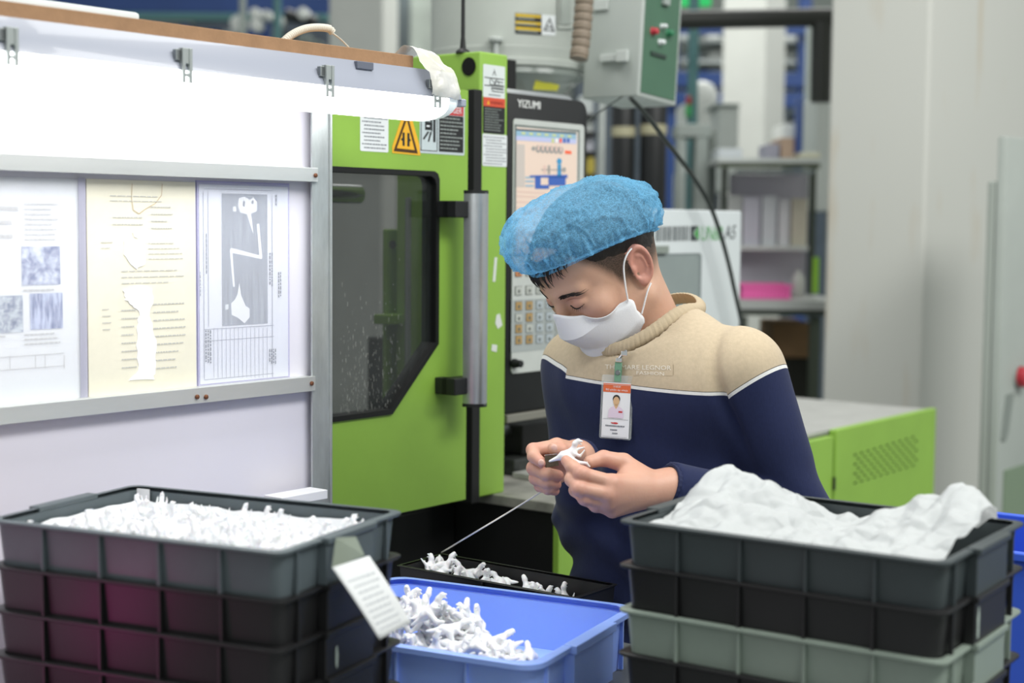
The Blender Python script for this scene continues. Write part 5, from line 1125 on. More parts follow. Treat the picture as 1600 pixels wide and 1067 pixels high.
tsh = MB().box(P(150, 62, 9.1).x, P(500, 62, 9.1).x, 9.1, 9.6, P(300, 66, 9.1).z, P(300, 62.2, 9.1).z, MGREY).build('rack_shelf'); tag(tsh, 'grey shelf behind the brown board carrying stored parts', 'shelf')
# dim machinery filling the far background
for i, (x0, x1, y0, d, c) in enumerate(((300, 520, 30, 12.5, '#3b4550'), (640, 700, -20, 11.0, '#8f978f'), (900, 1060, 120, 12.0, '#4a545e'), (1060, 1130, 60, 12.8, '#58636c'), (1215, 1300, 60, 12.6, '#4d5a66'), (560, 680, -20, 12.2, '#5f6a6c'), (60, 290, 34, 12.9, '#454c55'))):
    a = P(x0, y0, d); b = P(x1, y0, d); k = thing('distant_machine', ('dark distant machine above the brown board', 'pale distant machine left of the hopper', 'dim distant machine behind the black tanks', 'dim distant machine left of the far pillar', 'dim distant machine right of the far pillar', 'grey distant machine behind the pale pillar', 'dark distant machine at the far left')[i], 'machine', loc=((a.x + b.x) / 2, d, 0))
    MB().box(a.x, b.x, d, d + 0.8, 0, a.z, mat('distant_%d' % i, c, 0.6, var=0.35, vs=2.5)).build('body', k, world=True, bevel=0.02)
    MB().box(a.x + 0.1, b.x - 0.1, d - 0.02, d - 0.001, 0.8, a.z * 0.72, mat('distant_door_%d' % i, c, 0.4, var=0.2, vs=6)).build('door', k, world=True, bevel=0.01)
# ---------------------------------------------------------------- person
A3 = lambda v: np.array(v, np.float32)
Sb = Vector((0.232, 2.41, 1.385)); Lb = Vector((0.743, -0.669, 0)).normalized(); Fb = Vector((-0.669, -0.743, 0)).normalized(); Zb = Vector((0, 0, 1))
RB = np.array([Lb, Fb, Zb]).T
def bl(x, y, z): return Sb + Lb * x + Fb * y + Zb * z
per = thing('person', 'standing worker in blue hair net, white mask and beige and navy sweater trimming a toy', 'person', loc=(Sb.x, Sb.y, 0))
yaw, pit = math.radians(55), math.radians(35)
Fh = Vector((-math.sin(yaw), -math.cos(yaw), 0)); HF = Fh * math.cos(pit) - Zb * math.sin(pit); HU = Fh * math.sin(pit) + Zb * math.cos(pit); HL = Vector((-Fh.y, Fh.x, 0)) * 1.0
if HL.y > 0: HL = -HL
EAR = P(997, 416, 2.33); HO = EAR - (HL * 0.079 + HF * -0.010)
HM = Matrix(((HL.x, HF.x, HU.x, HO.x), (HL.y, HF.y, HU.y, HO.y), (HL.z, HF.z, HU.z, HO.z), (0, 0, 0, 1))); HI_ = HM.inverted(); HMn = np.array(HM)
def to_w(V): return V @ HMn[:3, :3].T + HMn[:3, 3]
# collar ring
cb_, cf_ = P(1071, 470, 2.47), P(962, 560, 2.36); CC = (cb_ + cf_) / 2; e1 = (cf_ - cb_) / 2; e2 = Lb * 0.066; cn = e2.cross(e1).normalized()
if cn.z < 0: cn = -cn
nb = HI_ @ (CC - cn * 0.05 - Fb * 0.004)
def skull(q): return s_ell(q, (0, -0.012, 0.035), (0.076, 0.098, 0.090))
def head_sdf(p):
    q = p.astype(np.float32).copy(); ax = q.copy(); ax[:, 0] = np.abs(ax[:, 0])
    d = skull(q); d = smin(d, s_ell(q, (0, 0.036, 0.045), (0.064, 0.064, 0.056)), 0.02)
    d = smin(d, s_ell(q, (0, 0.026, -0.030), (0.062, 0.066, 0.082)), 0.025)
    d = smin(d, s_cap(ax, (0.056, -0.008, -0.052), (0.022, 0.066, -0.094), 0.018, 0.018), 0.02)
    d = smin(d, s_ell(q, (0, 0.074, -0.098), (0.022, 0.018, 0.018)), 0.015)
    d = smin(d, s_ell(ax, (0.038, 0.060, -0.020), (0.028, 0.026, 0.026)), 0.015)
    d = smin(d, s_cap(ax, (0.008, 0.092, 0.021), (0.042, 0.078, 0.020), 0.010, 0.009), 0.014)
    d = ssub(d, s_ell(ax, (0.031, 0.106, 0.003), (0.018, 0.014, 0.011)), 0.010)
    d = smin(d, s_ell(ax, (0.031, 0.080, -0.001), (0.0165, 0.0135, 0.0135)), 0.004)
    d = smin(d, s_cap(q, (0, 0.093, 0.014), (0, 0.105, -0.028), 0.0085, 0.0095), 0.012)
    d = smin(d, s_ell(ax, (0.011, 0.096, -0.031), (0.009, 0.010, 0.008)), 0.006)
    d = smin(d, s_ell(q, (0, 0.090, -0.062), (0.022, 0.011, 0.012)), 0.01)
    d = smin(d, s_cap(q, (0, -0.030, -0.030), tuple(nb), 0.055, 0.054), 0.03)
    # ears
    e = ax - A3((0.079, -0.016, 0.0)); c, s = math.cos(0.42), math.sin(0.42); ex = e[:, 0] * c + e[:, 1] * s; ey = -e[:, 0] * s + e[:, 1] * c; ez = e[:, 2]; ey2 = ey * math.cos(0.15) + ez * math.sin(0.15); ez2 = -ey * math.sin(0.15) + ez * math.cos(0.15)
    k = np.sqrt((ey2 * 1.72) ** 2 + ez2 ** 2); rim = np.sqrt((k - 0.0275) ** 2 * 0.6 + ex ** 2) - 0.0042
    E = np.stack([ex, ey2, ez2], 1)
    disc = s_ell(E, (-0.0050, 0, 0), (0.0050, 0.0165, 0.029)); ear = smin(rim, disc, 0.004); ear = smin(ear, s_ell(E, (-0.001, 0.004, -0.028), (0.006, 0.008, 0.009)), 0.005)
    anti = np.sqrt((np.sqrt(((ey2 - 0.001) * 1.9) ** 2 + (ez2 + 0.003) ** 2) - 0.0175) ** 2 * 0.7 + (ex + 0.001) ** 2) - 0.0026; ear = smin(ear, np.where(ey2 < 0.004, anti, 1.0), 0.003)
    ear = smin(ear, s_ell(E, (0.000, 0.013, -0.004), (0.005, 0.004, 0.006)), 0.004)
    ear = smin(ear, s_ell(E, (-0.012, 0.008, -0.002), (0.010, 0.010, 0.024)), 0.006)
    return smin(d, ear, 0.006)
lo = (-0.115, -0.18, -0.26); hi = (0.115, 0.14, 0.135)
HV, HQ = nets(head_sdf, lo, hi, 0.0022)
fade = np.zeros(len(HV)); xx, yy, zz_ = HV[:, 0], HV[:, 1], HV[:, 2]
def sst(a, b, t): t = np.clip((t - a) / (b - a), 0, 1); return t * t * (3 - 2 * t)
lowz = 0.004 + 1.6 * np.clip(yy - 0.032, 0, 1) - 0.026 * sst(0.032, 0.018, yy)
fade = sst(-0.010, 0.026, zz_ - lowz) * sst(0.078, 0.066, yy) * (np.abs(xx) > 0.03)
fade = np.where(yy < -0.03, np.maximum(fade * 0 + sst(-0.055, -0.005, zz_ + 0.10 * (yy + 0.03)) * sst(-0.02, -0.05, yy), fade * sst(-0.06, -0.02, yy) + 0 * fade), fade)
earm = (np.abs(xx) > 0.0755) & (yy > -0.045) & (yy < 0.012) & (np.abs(zz_) < 0.045); fade[earm] = 0
fade *= 0.92
red = np.zeros(len(HV)); red[earm] = 0.8; red = np.maximum(red, 0.5 * np.exp(-((np.abs(xx) - .045) / .02) ** 2 - ((yy - .07) / .03) ** 2 - ((zz_ + .03) / .02) ** 2)); red = np.maximum(red, 0.5 * np.exp(-((zz_ - .002) / .012) ** 2 - ((np.abs(xx) - .031) / .014) ** 2) * (yy > .06))
# hands ---------------------------------------------------------------
lsh = P(1160, 578, 2.30); lel = P(1250, 818, 2.30); lwr = P(1048, 760, 2.195)
rsh = P(908, 575, 2.52); rel = P(918, 812, 2.46); rwr = P(902, 716, 2.285)
def chain(q, pts, rs, d0=None, k=0.004):
    d = None
    for i in range(len(pts) - 1):
        c = s_cap(q, pts[i], pts[i + 1], rs[i], rs[i + 1]); d = c if d is None else smin(d, c, k)
    return d
Lw = P(1030, 763, 2.185)
Lm = [P(957, 755, 2.127), P(950, 772, 2.121), P(950, 786, 2.128), P(957, 797, 2.140)]
Lp = [P(909, 740, 2.118), P(905, 763, 2.112), P(914, 778, 2.120), P(931, 790, 2.130)]
Ld = [P(894, 729, 2.137), P(893, 749, 2.130), P(899, 766, 2.138), P(914, 781, 2.142)]
Lt = [P(885, 720, 2.152), P(894, 735, 2.158), P(903, 753, 2.165), P(911, 771, 2.168)]
Lth = [P(1004, 748, 2.180), P(974, 723, 2.185), P(943, 716, 2.180), P(921, 722, 2.170)]
def lhand(p):
    q = p.astype(np.float32); pal = None
    for i, m in enumerate(Lm):
        c = s_cap(q, Lw, m, 0.0215, (0.0135, 0.0135, 0.0125, 0.0115)[i]); pal = c if pal is None else smin(pal, c, 0.010)
    pal = smin(pal, s_cap(q, lwr, Lw, 0.025, 0.0225), 0.012); pal = smin(pal, s_cap(q, lel, lwr, 0.036, 0.025), 0.01)
    pal = smin(pal, s_ell(q, P(988, 752, 2.168), (0.026, 0.018, 0.022)), 0.010)
    d = pal
    for i in range(4):
        r = (0.0098, 0.0100, 0.0094, 0.0082)[i]; f = chain(q, (Lm[i], Lp[i], Ld[i], Lt[i]), (r * 1.15, r, r * 0.94, r * 0.82)); f = smin(f, np.linalg.norm(q - A3(Lp[i]), axis=-1) - r * 1.07, 0.004)
        d = smin(d, f, 0.0035 if i else 0.0045)
    th = chain(q, Lth, (0.019, 0.0135, 0.0112, 0.0092)); return smin(d, th, 0.007)
Rm = [P(870, 697, 2.238), P(860, 714, 2.252), P(863, 731, 2.258), P(868, 745, 2.258)]
Rp = [P(833, 703, 2.216), P(834, 731, 2.212), P(837, 747, 2.214), P(844, 759, 2.220)]
Rd = [P(834, 713, 2.194), P(853, 740, 2.186), P(854, 754, 2.192), P(856, 764, 2.200)]
Rt = [P(845, 722, 2.184), P(872, 743, 2.200), P(869, 757, 2.206), P(867, 767, 2.212)]
Rth = [P(897, 708, 2.255), P(887, 706, 2.228), P(876, 704, 2.206), P(865, 701, 2.196)]
def rhand(p):
    q = p.astype(np.float32); pal = None
    for i, m in enumerate(Rm):
        c = s_cap(q, rwr, m, 0.023, (0.0125, 0.014, 0.014, 0.0125)[i]); pal = c if pal is None else smin(pal, c, 0.010)
    pal = smin(pal, s_cap(q, rel, rwr, 0.036, 0.024), 0.01); d = pal
    for i in range(4):
        r = (0.0094, 0.0098, 0.0092, 0.0082)[i]; f = chain(q, (Rm[i], Rp[i], Rd[i], Rt[i]), (r * 1.15, r * 1.05, r * 0.96, r * 0.84)); d = smin(d, f, 0.003 if i else 0.004)
    th = chain(q, Rth, (0.017, 0.0125, 0.0108, 0.0092)); return smin(d, th, 0.005)
def bb(pts, m): a = np.array([tuple(p) for p in pts]); return a.min(0) - m, a.max(0) + m
parts = [(to_w(HV), HQ)]
lo_, hi_ = bb(Lm + Lp + Ld + Lt + Lth + [lwr, Lw], 0.03); LV, LQ = nets(lhand, lo_, hi_, 0.0013); parts.append((LV, LQ))
lo_, hi_ = bb(Rm + Rp + Rd + Rt + Rth + [rwr], 0.03); RV, RQ = nets(rhand, lo_, hi_, 0.0013); parts.append((RV, RQ))
hipz = 0.98
def torso(p, off=0.0):
    q = p.astype(np.float32)
    d = s_ell(q, bl(0, -0.004, -0.10), (0.168, 0.112, 0.20), RB); d = smin(d, s_ell(q, bl(0, 0.0, -0.30), (0.152, 0.112, 0.24), RB), 0.05)
    d = smin(d, s_ell(q, bl(0, -0.005, -0.43), (0.165, 0.122, 0.12), RB), 0.04)
    d = smin(d, s_cap(q, CC - cn * 0.060, lsh + Vector((-0.01, 0, 0.0)), 0.048, 0.056), 0.05); d = smin(d, s_cap(q, CC - cn * 0.060, rsh, 0.054, 0.056), 0.05)
    d = smin(d, s_cap(q, bl(-0.09, 0.02, -0.035), bl(0.09, 0.02, -0.035), 0.080, 0.080), 0.04)
    return d + off
def arms(p, off=0.0):
    q = p.astype(np.float32); l = smin(s_cap(q, lsh, lel, 0.060, 0.051), s_cap(q, lel, lwr, 0.052, 0.036), 0.012); r = smin(s_cap(q, rsh, rel, 0.062, 0.05), s_cap(q, rel, rwr, 0.050, 0.034), 0.012); return np.minimum(l, r) + off
hipL, hipR = bl(0.088, 0, -0.46), bl(-0.088, 0, -0.46); kL, kR = bl(0.095, 0.03, -0.88), bl(-0.095, 0.02, -0.88); aL, aR = bl(0.10, -0.01, -1.30), bl(-0.10, -0.01, -1.30)
def legs(p, off=0.0):
    q = p.astype(np.float32); d = s_ell(q, bl(0, -0.005, -0.46), (0.160, 0.118, 0.13), RB)
    for h, k, a in ((hipL, kL, aL), (hipR, kR, aR)): d = smin(d, smin(s_cap(q, h, k, 0.085, 0.06), s_cap(q, k, a, 0.06, 0.05), 0.02), 0.03)
    return d + off
def inner(p): return smin(smin(torso(p, 0.026), arms(p, 0.016), 0.01), legs(p, 0.016), 0.02)
BV, BQ = nets(inner, (-0.10, 2.10, 0.06), (0.56, 2.70, 1.50), 0.014); parts.append((BV, BQ))
SKIN = mat('skin', '#dba88c', 0.48, sss=0.12, bump=0.12, bs=260)
nt = SKIN.node_tree; N = nt.nodes; L = nt.links; b = N['Principled BSDF']
at = N.new('ShaderNodeAttribute'); at.attribute_name = 'fade'; at2 = N.new('ShaderNodeAttribute'); at2.attribute_name = 'flush'
tc = N.new('ShaderNodeTexCoord'); nz = N.new('ShaderNodeTexNoise'); nz.inputs['Scale'].default_value = 28; nz.inputs['Detail'].default_value = 5; L.new(tc.outputs['Object'], nz.inputs['Vector'])
m1 = N.new('ShaderNodeMix'); m1.data_type = 'RGBA'; m1.inputs['A'].default_value = (*hexc('#c99a80'), 1); m1.inputs['B'].default_value = (*hexc('#d9b39c'), 1); L.new(nz.outputs['Fac'], m1.inputs['Factor'])
m2 = N.new('ShaderNodeMix'); m2.data_type = 'RGBA'; m2.inputs['B'].default_value = (*hexc('#cb8c7d'), 1); L.new(m1.outputs['Result'], m2.inputs['A']); L.new(at2.outputs['Fac'], m2.inputs['Factor'])
nz2 = N.new('ShaderNodeTexNoise'); nz2.inputs['Scale'].default_value = 900; L.new(tc.outputs['Object'], nz2.inputs['Vector'])
mu = N.new('ShaderNodeMath'); mu.operation = 'MULTIPLY_ADD'; mu.inputs[1].default_value = 0.7; mu.inputs[2].default_value = -0.35; L.new(nz2.outputs['Fac'], mu.inputs[0])
mm = N.new('ShaderNodeMath'); mm.operation = 'MULTIPLY'; L.new(mu.outputs[0], mm.inputs[0]); L.new(at.outputs['Fac'], mm.inputs[1]); ad = N.new('ShaderNodeMath'); ad.use_clamp = True; L.new(mm.outputs[0], ad.inputs[0]); L.new(at.outputs['Fac'], ad.inputs[1])
m3 = N.new('ShaderNodeMix'); m3.data_type = 'RGBA'; m3.inputs['B'].default_value = (*hexc('#2a2019'), 1); L.new(m2.outputs['Result'], m3.inputs['A']); L.new(ad.outputs[0], m3.inputs['Factor']); L.new(m3.outputs['Result'], b.inputs['Base Color'])
AV = []; AQ = []; o_ = 0
for V, Q in parts: AV.append(V); AQ.append(Q + o_); o_ += len(V)
body = npmesh('body', np.concatenate(AV), np.concatenate(AQ), SKIN, per)
fa = np.zeros(o_, np.float32); fa[:len(HV)] = fade; fl_ = np.zeros(o_, np.float32); fl_[:len(HV)] = red
n0 = len(HV)
hp_ = np.concatenate([LV, RV]); kn = np.array([tuple(p) for p in Lm + Lp + Rp + Lt + Rt + [Lth[2], Rth[2]]]); dd = np.sqrt(((hp_[:, None] - kn[None]) ** 2).sum(-1)).min(1); fl_[n0:n0 + len(hp_)] = 0.25 + 0.6 * np.exp(-(dd / 0.012) ** 2)
for nm, ar in (('fade', fa), ('flush', fl_)): at_ = body.data.attributes.new(nm, 'FLOAT', 'POINT'); at_.data.foreach_set('value', ar)
# sweater -------------------------------------------------------------
CUT = True
def sweater(p):
    q = p.astype(np.float32); ln = (q - A3(Sb)) @ RB
    t = torso(q); a = arms(q); d = smin(t, a, 0.035)
    d = smin(d, s_cap(q, Sb, CC - cn * 0.022, 0.10, 0.055), 0.03)
    d = d + 0.0030 * np.sin((ln[:, 2] * 1.0 + 0.25 * np.abs(ln[:, 0])) * 95 + 3 * np.sin(ln[:, 0] * 20)) * sst(-0.10, -0.30, ln[:, 2])
    d = d + 0.0032 * fbm(q * np.array([7, 7, 4.0]), 17, 2).astype(np.float32)
    # creases at the elbow bend and the armpit
    for c_, r_, f_ in ((lel, 0.11, 120), (rel, 0.10, 120)):
        dd_ = np.linalg.norm(q - A3(c_), axis=-1); d = d + 0.004 * np.exp(-(dd_ / r_) ** 2 * 2) * np.sin(f_ * (q[:, 2] * 0.8 + q[:, 0] * 0.5))
    ap = A3(P(1118, 632, 2.23)); dd_ = np.linalg.norm((q - ap) * np.array([1, .7, .5], np.float32), axis=-1); ld = (q - ap) @ A3((Lb * 0.95 + Zb * 0.25)); d = d + 0.010 * np.exp(-(ld / 0.009) ** 2) * np.exp(-(dd_ / 0.06) ** 2) * (q[:, 1] < 2.36)
    pc = (q - A3(CC)) @ A3(cn); ds = np.linalg.norm(q - A3(CC), axis=-1); ra_ = ((q - A3(CC)) @ A3(e1)) / e1.length_squared; rb_ = ((q - A3(CC)) @ A3(e2)) / e2.length_squared; d = np.maximum(d, np.minimum(pc, (1.10 - np.sqrt(ra_ ** 2 + rb_ ** 2)) * 0.085)) if CUT else d
    d = np.maximum(d, (bl(0, 0, -0.475).z - q[:, 2]) + 0.004 * np.sin(ln[:, 0] * 40))
    # sleeve ends
    for e_, w_ in ((lel, lwr), (rel, rwr)):
        dr_ = (Vector(w_) - Vector(e_)).normalized(); d = np.maximum(d, np.where(np.linalg.norm(q - A3(w_), axis=-1) < 0.09, (q - A3(w_)) @ A3(dr_) - 0.004, -1))
    return d
SV, SQ = nets(sweater, (-0.08, 2.08, 0.88), (0.56, 2.70, 1.54), 0.0042)
SWM = mat('knit_sweater', '#202746', 0.85); nt = SWM.node_tree; N = nt.nodes; L = nt.links; b = N['Principled BSDF']; b.inputs['Sheen Weight'].default_value = 0.12; b.inputs['Specular IOR Level'].default_value = 0.2
tc = N.new('ShaderNodeTexCoord'); base = Vector((Sb.x, Sb.y, 0))
def plane(n, pt):
    n = Vector(n).normalized(); d = n.dot(Vector(pt) - base); v = N.new('ShaderNodeVectorMath'); v.operation = 'DOT_PRODUCT'; L.new(tc.outputs['Object'], v.inputs[0]); v.inputs[1].default_value = n
    s = N.new('ShaderNodeMath'); s.operation = 'SUBTRACT'; L.new(v.outputs['Value'], s.inputs[0]); s.inputs[1].default_value = d; return s.outputs[0]
def gt(a):
    s = N.new('ShaderNodeMath'); s.operation = 'GREATER_THAN'; s.inputs[1].default_value = 0; L.new(a, s.inputs[0]); return s.outputs[0]
def mixf(f, a, b_):
    s = N.new('ShaderNodeMix'); s.data_type = 'FLOAT'; L.new(f, s.inputs['Factor']); L.new(a, s.inputs['A']); L.new(b_, s.inputs['B']); return s.outputs['Result']
tt = plane((0.0, -0.05, 1), P(1000, 611, 2.27))
p1, p2 = P(1119, 630, 2.235), P(1223, 574, 2.27); nl = (p2 - p1).cross(Vector((0.30, 1, -0.2))).normalized(); nl = nl if nl.z > 0 else -nl
tl = plane(nl, p1); q1, q2 = P(876, 598, 2.50), P(904, 617, 2.43); nr = (q2 - q1).cross(Vector((-0.2, 1, -0.1))).normalized(); nr = nr if nr.z > 0 else -nr
tr_ = plane(nr, q2)
sl = plane((Lb * 1.0 + Zb * 0.10), P(1112, 590, 2.22)); srr = plane((-Lb + Zb * 0.05), P(902, 600, 2.43))
t1 = mixf(gt(sl), tt, tl); t2 = mixf(gt(srr), t1, tr_)
mr = N.new('ShaderNodeMapRange'); mr.inputs['From Min'].default_value = -0.02; mr.inputs['From Max'].default_value = 0.02; L.new(t2, mr.inputs['Value'])
rp_ = N.new('ShaderNodeValToRGB'); rp_.color_ramp.interpolation = 'CONSTANT'; E_ = rp_.color_ramp.elements; E_[0].position = 0; E_[0].color = (*hexc('#222a4c'), 1); E_[1].position = 0.44; E_[1].color = (*hexc('#e9e9e6'), 1)
e_ = E_.new(0.56); e_.color = (*hexc('#4a463f'), 1); e_ = E_.new(0.585); e_.color = (*hexc('#c6b59a'), 1)
L.new(mr.outputs['Result'], rp_.inputs[0])
nz = N.new('ShaderNodeTexNoise'); nz.inputs['Scale'].default_value = 160; nz.inputs['Detail'].default_value = 3; L.new(tc.outputs['Object'], nz.inputs['Vector'])
hv = N.new('ShaderNodeHueSaturation'); mrv = N.new('ShaderNodeMapRange'); mrv.inputs['To Min'].default_value = 0.88; mrv.inputs['To Max'].default_value = 1.12; L.new(nz.outputs['Fac'], mrv.inputs['Value']); L.new(mrv.outputs['Result'], hv.inputs['Value']); L.new(rp_.outputs[0], hv.inputs['Color']); L.new(hv.outputs[0], b.inputs['Base Color'])
wv_ = N.new('ShaderNodeTexNoise'); wv_.inputs['Scale'].default_value = 420; mp = N.new('ShaderNodeMapping'); mp.inputs['Scale'].default_value = (1, 1, 0.3); L.new(tc.outputs['Object'], mp.inputs[0]); L.new(mp.outputs[0], wv_.inputs['Vector']); bp_ = N.new('ShaderNodeBump'); bp_.inputs['Strength'].default_value = 0.25; bp_.inputs['Distance'].default_value = 0.001; L.new(wv_.outputs['Fac'], bp_.inputs['Height']); L.new(bp_.outputs[0], b.inputs['Normal'])
sw = npmesh('sweater', SV, SQ, SWM, per); sw['label'] = 'beige and navy knitted sweater with white piping'
sbvh = BVHTree.FromPolygons([tuple(v) for v in SV], [tuple(q) for q in SQ.tolist()])
# ribbed collar
RIBM = mat('beige_rib', '#bfae92', 0.9, bump=0.2, bs=400); mb = MB(); n = 200; L_ = []; CUT = False; hh = []
for i in range(n):
    a = 2 * math.pi * i / n; c = CC + (e1 * math.cos(a) + e2 * math.sin(a)) * 1.09; hs_ = np.linspace(0.07, -0.03, 60); dv = sweater(np.array([tuple(c + cn * h_) for h_ in hs_])); ok = np.where(dv < 0)[0]; hh.append(hs_[ok[0]] if len(ok) else 0.0)
hh = np.array(hh); hh = np.maximum(hh, -0.004)
for _ in range(6): hh = (np.roll(hh, 4) + hh + np.roll(hh, -4)) / 3
CUT = True
for i in range(n + 1):
    a = 2 * math.pi * i / n; c = CC + (e1 * math.cos(a) + e2 * math.sin(a)) * 1.07 + cn * (hh[i % n] - 0.001); rad = (e1 * math.cos(a) + e2 * math.sin(a)).normalized(); bump_ = 0.0008 * math.cos(a * 70); lp_ = []
    for k in range(10):
        t = 2 * math.pi * k / 10; lp_.append(c + rad * (0.0052 * math.cos(t) - 0.006 * (math.sin(t) > 0) * math.sin(t) + bump_) + cn * (0.0115 * math.sin(t) + 0.004))
    L_.append(lp_)
mb.loft(L_, RIBM, False, False); mb.build('collar', per, world=True, smooth=60)
# cuffs
NV = mat('navy_rib', '#20284a', 0.9, bump=0.2, bs=400)
for e_, w_, r_ in ((lel, lwr, 0.0315), (rel, rwr, 0.030)):
    dr_ = (w_ - e_).normalized(); c = w_; a = dr_.orthogonal().normalized(); b2 = dr_.cross(a); L_ = []
    for zz2, rr2 in ((-0.035, 1.16), (-0.03, 1.14), (0.0, 1.03), (0.008, 1.0), (0.008, 0.9), (-0.01, 0.86)):
        L_.append([c + dr_ * zz2 + (a * math.cos(t) + b2 * math.sin(t)) * r_ * rr2 * (1 + 0.012 * math.cos(t * 26)) for t in np.linspace(0, 2 * math.pi, 105)[:-1]])
    MB().loft(L_, NV, False, False).build('cuff', per, world=True, smooth=60)
# trousers and shoes
TV, TQ = nets(lambda p: np.maximum(legs(p), bl(0, 0, -1.315).z - p[:, 2]), (-0.10, 2.10, 0.05), (0.56, 2.70, 1.10), 0.011); npmesh('trousers', TV, TQ, mat('dark_trousers', '#23262d', 0.9, bump=0.2, bs=300), per)
for a in (aL, aR):
    def shoe(p, a=a):
        q = p.astype(np.float32); f = Vector((a.x, a.y, 0)); d = s_cap(q, f + Fb * -0.05 + Zb * 0.045, f + Fb * 0.13 + Zb * 0.034, 0.043, 0.036); d = smin(d, s_cap(q, f + Zb * 0.05 - Fb * .02, f + Zb * 0.10 - Fb * .02, 0.045, 0.042), 0.02); return np.maximum(d, 0.002 - q[:, 2])
    V, Q = nets(shoe, (a.x - 0.25, a.y - 0.25, -0.01), (a.x + 0.2, a.y + 0.2, 0.16), 0.008); npmesh('shoe', V, Q, mat('shoe_black', '#1a1a1c', 0.5), per)
# hair ----------------------------------------------------------------
HAIR = mat('black_hair', '#1c1613', 0.45, var=0.4, vs=60, stretch=(1, 0.2, 1), bump=0.5, bs=220)
def hair_sdf(p):
    q = p.astype(np.float32); d = smin(skull(q), s_ell(q, (0, 0.036, 0.045), (0.064, 0.064, 0.056)), 0.02) - 0.006 * np.clip((q[:, 2] - (0.030 + 0.34 * q[:, 1])) / 0.025, 0.1, 1) - 0.001 * np.clip((q[:, 2] - 0.3 * q[:, 1] - 0.05) / 0.05, 0, 1) + 0.0012 * fbm(q * 40, 3, 2).astype(np.float32)
    h = np.where(q[:, 1] > -0.035, 0.030 + 0.34 * q[:, 1] + 1.4 * np.maximum(q[:, 1] - 0.048, 0), -0.035 + 0.9 * np.maximum(q[:, 1] + 0.06, 0)); return np.maximum(d, h - q[:, 2])
V, Q = nets(hair_sdf, (-0.11, -0.14, -0.06), (0.11, 0.14, 0.17), 0.003); npmesh('hair', to_w(V), Q, HAIR, per)
hbvh = BVHTree.FromPolygons([tuple(v) for v in HV], [tuple(q) for q in HQ.tolist()])
def face_pt(x, z, off):
    r = hbvh.ray_cast(Vector((x, 0.3, z)), Vector((0, -1, 0))); return (r[0] + r[1] * off) if r[0] else Vector((x, 0.1, z))
# fringe strands
rg = random.Random(12); mb = MB()
for i in range(60):
    x0 = rg.uniform(-0.045, 0.048); ln_ = rg.uniform(0.026, 0.044) * (1 - 0.2 * abs(x0) / 0.05); dx = rg.uniform(-0.004, 0.010); pts = []
    for k in range(8):
        t = k / 7; z = 0.076 + 0.012 * max(0, x0) / 0.05 - t * ln_; p = face_pt(x0 + dx * t * t, z, 0.0035 + 0.004 * math.sin(t * 2.6) * rg.uniform(.7, 1.2) + 0.001); pts.append(HM @ p)
    mb.tube(pts, [0.0018 * (1 - (k / 7) ** 1.5) + 0.0002 for k in range(8)], HAIR, 5)
mb.build('fringe', per, world=True, smooth=60)
# eyebrows and eyelash lines
for s in (-1, 1):
    mb = MB(); rb2 = random.Random(40 + s)
    for i in range(80):
        u = rb2.random(); x = 0.014 + 0.033 * u; zc_ = 0.0165 + 0.0035 * u - 0.010 * max(0, u - 0.65); w = 0.0034 * (0.6 + 0.5 * math.sin(min(1, u * 1.3 + .15) * math.pi * .8)); z0q = zc_ + rb2.uniform(-w, w); pts = []
        for k in range(4):
            t = k / 3; pts.append(HM @ face_pt(s * (x + 0.0075 * t), z0q + (0.0028 * t * (1 - u) - 0.001 * t * u), 0.0007 + 0.0006 * math.sin(t * 3)))
        mb.tube(pts, [0.00055, 0.0005, 0.0004, 0.0001], HAIR, 4)
    mb.build('eyebrow', per, world=True, smooth=60)
    mb = MB(); pts = [HM @ face_pt(s * (0.017 + 0.029 * u), -0.0035 - 0.0042 * math.sin(u * math.pi) + 0.001 * u, 0.0006) for u in np.linspace(0, 1, 14)]
    mb.tube(pts, [0.0004 + 0.0010 * math.sin(math.pi * min(1, 0.15 + k / 14)) for k in range(14)], mat('lash_dark', '#241a16', 0.6), 6)
    for k in range(2, 13, 2): mb.tube([pts[k], pts[k] + HM.to_3x3() @ Vector((s * 0.0015, 0.004, -0.0035))], [0.0004, 0.0001], MC['lash_dark'], 4)
    mb.build('eyelashes', per, world=True, smooth=60)
    mb = MB(); pts = [HM @ face_pt(s * (0.016 + 0.031 * u), 0.0060 + 0.0035 * math.sin(u * math.pi), 0.0001) for u in np.linspace(0, 1, 12)]; mb.tube(pts, [0.0001 + 0.00045 * math.sin(math.pi * k / 11) for k in range(12)], mat('lid_crease', '#a06a54', 0.6), 5); mb.build('eyelid_crease', per, world=True, smooth=60)
# bouffant cap ----------------------------------------------------------
CAPM = bpy.data.materials.new('blue_nonwoven'); CAPM.use_nodes = True; nt = CAPM.node_tree; N = nt.nodes; L = nt.links; b = N['Principled BSDF']; out = N['Material Output']
tc = N.new('ShaderNodeTexCoord'); n1_ = N.new('ShaderNodeTexNoise'); n1_.inputs['Scale'].default_value = 330; n1_.inputs['Detail'].default_value = 6; n1_.inputs['Distortion'].default_value = 1.5; L.new(tc.outputs['Object'], n1_.inputs['Vector'])
r1 = N.new('ShaderNodeValToRGB'); r1.color_ramp.elements[0].position = 0.40; r1.color_ramp.elements[0].color = (0.40, 0.40, 0.40, 1); r1.color_ramp.elements[1].position = 0.60; r1.color_ramp.elements[1].color = (0.80, 0.80, 0.80, 1); L.new(n1_.outputs['Fac'], r1.inputs[0])
b.inputs['Base Color'].default_value = (*hexc('#7cc2ea'), 1); b.inputs['Roughness'].default_value = 0.6; b.inputs['Specular IOR Level'].default_value = 0.25
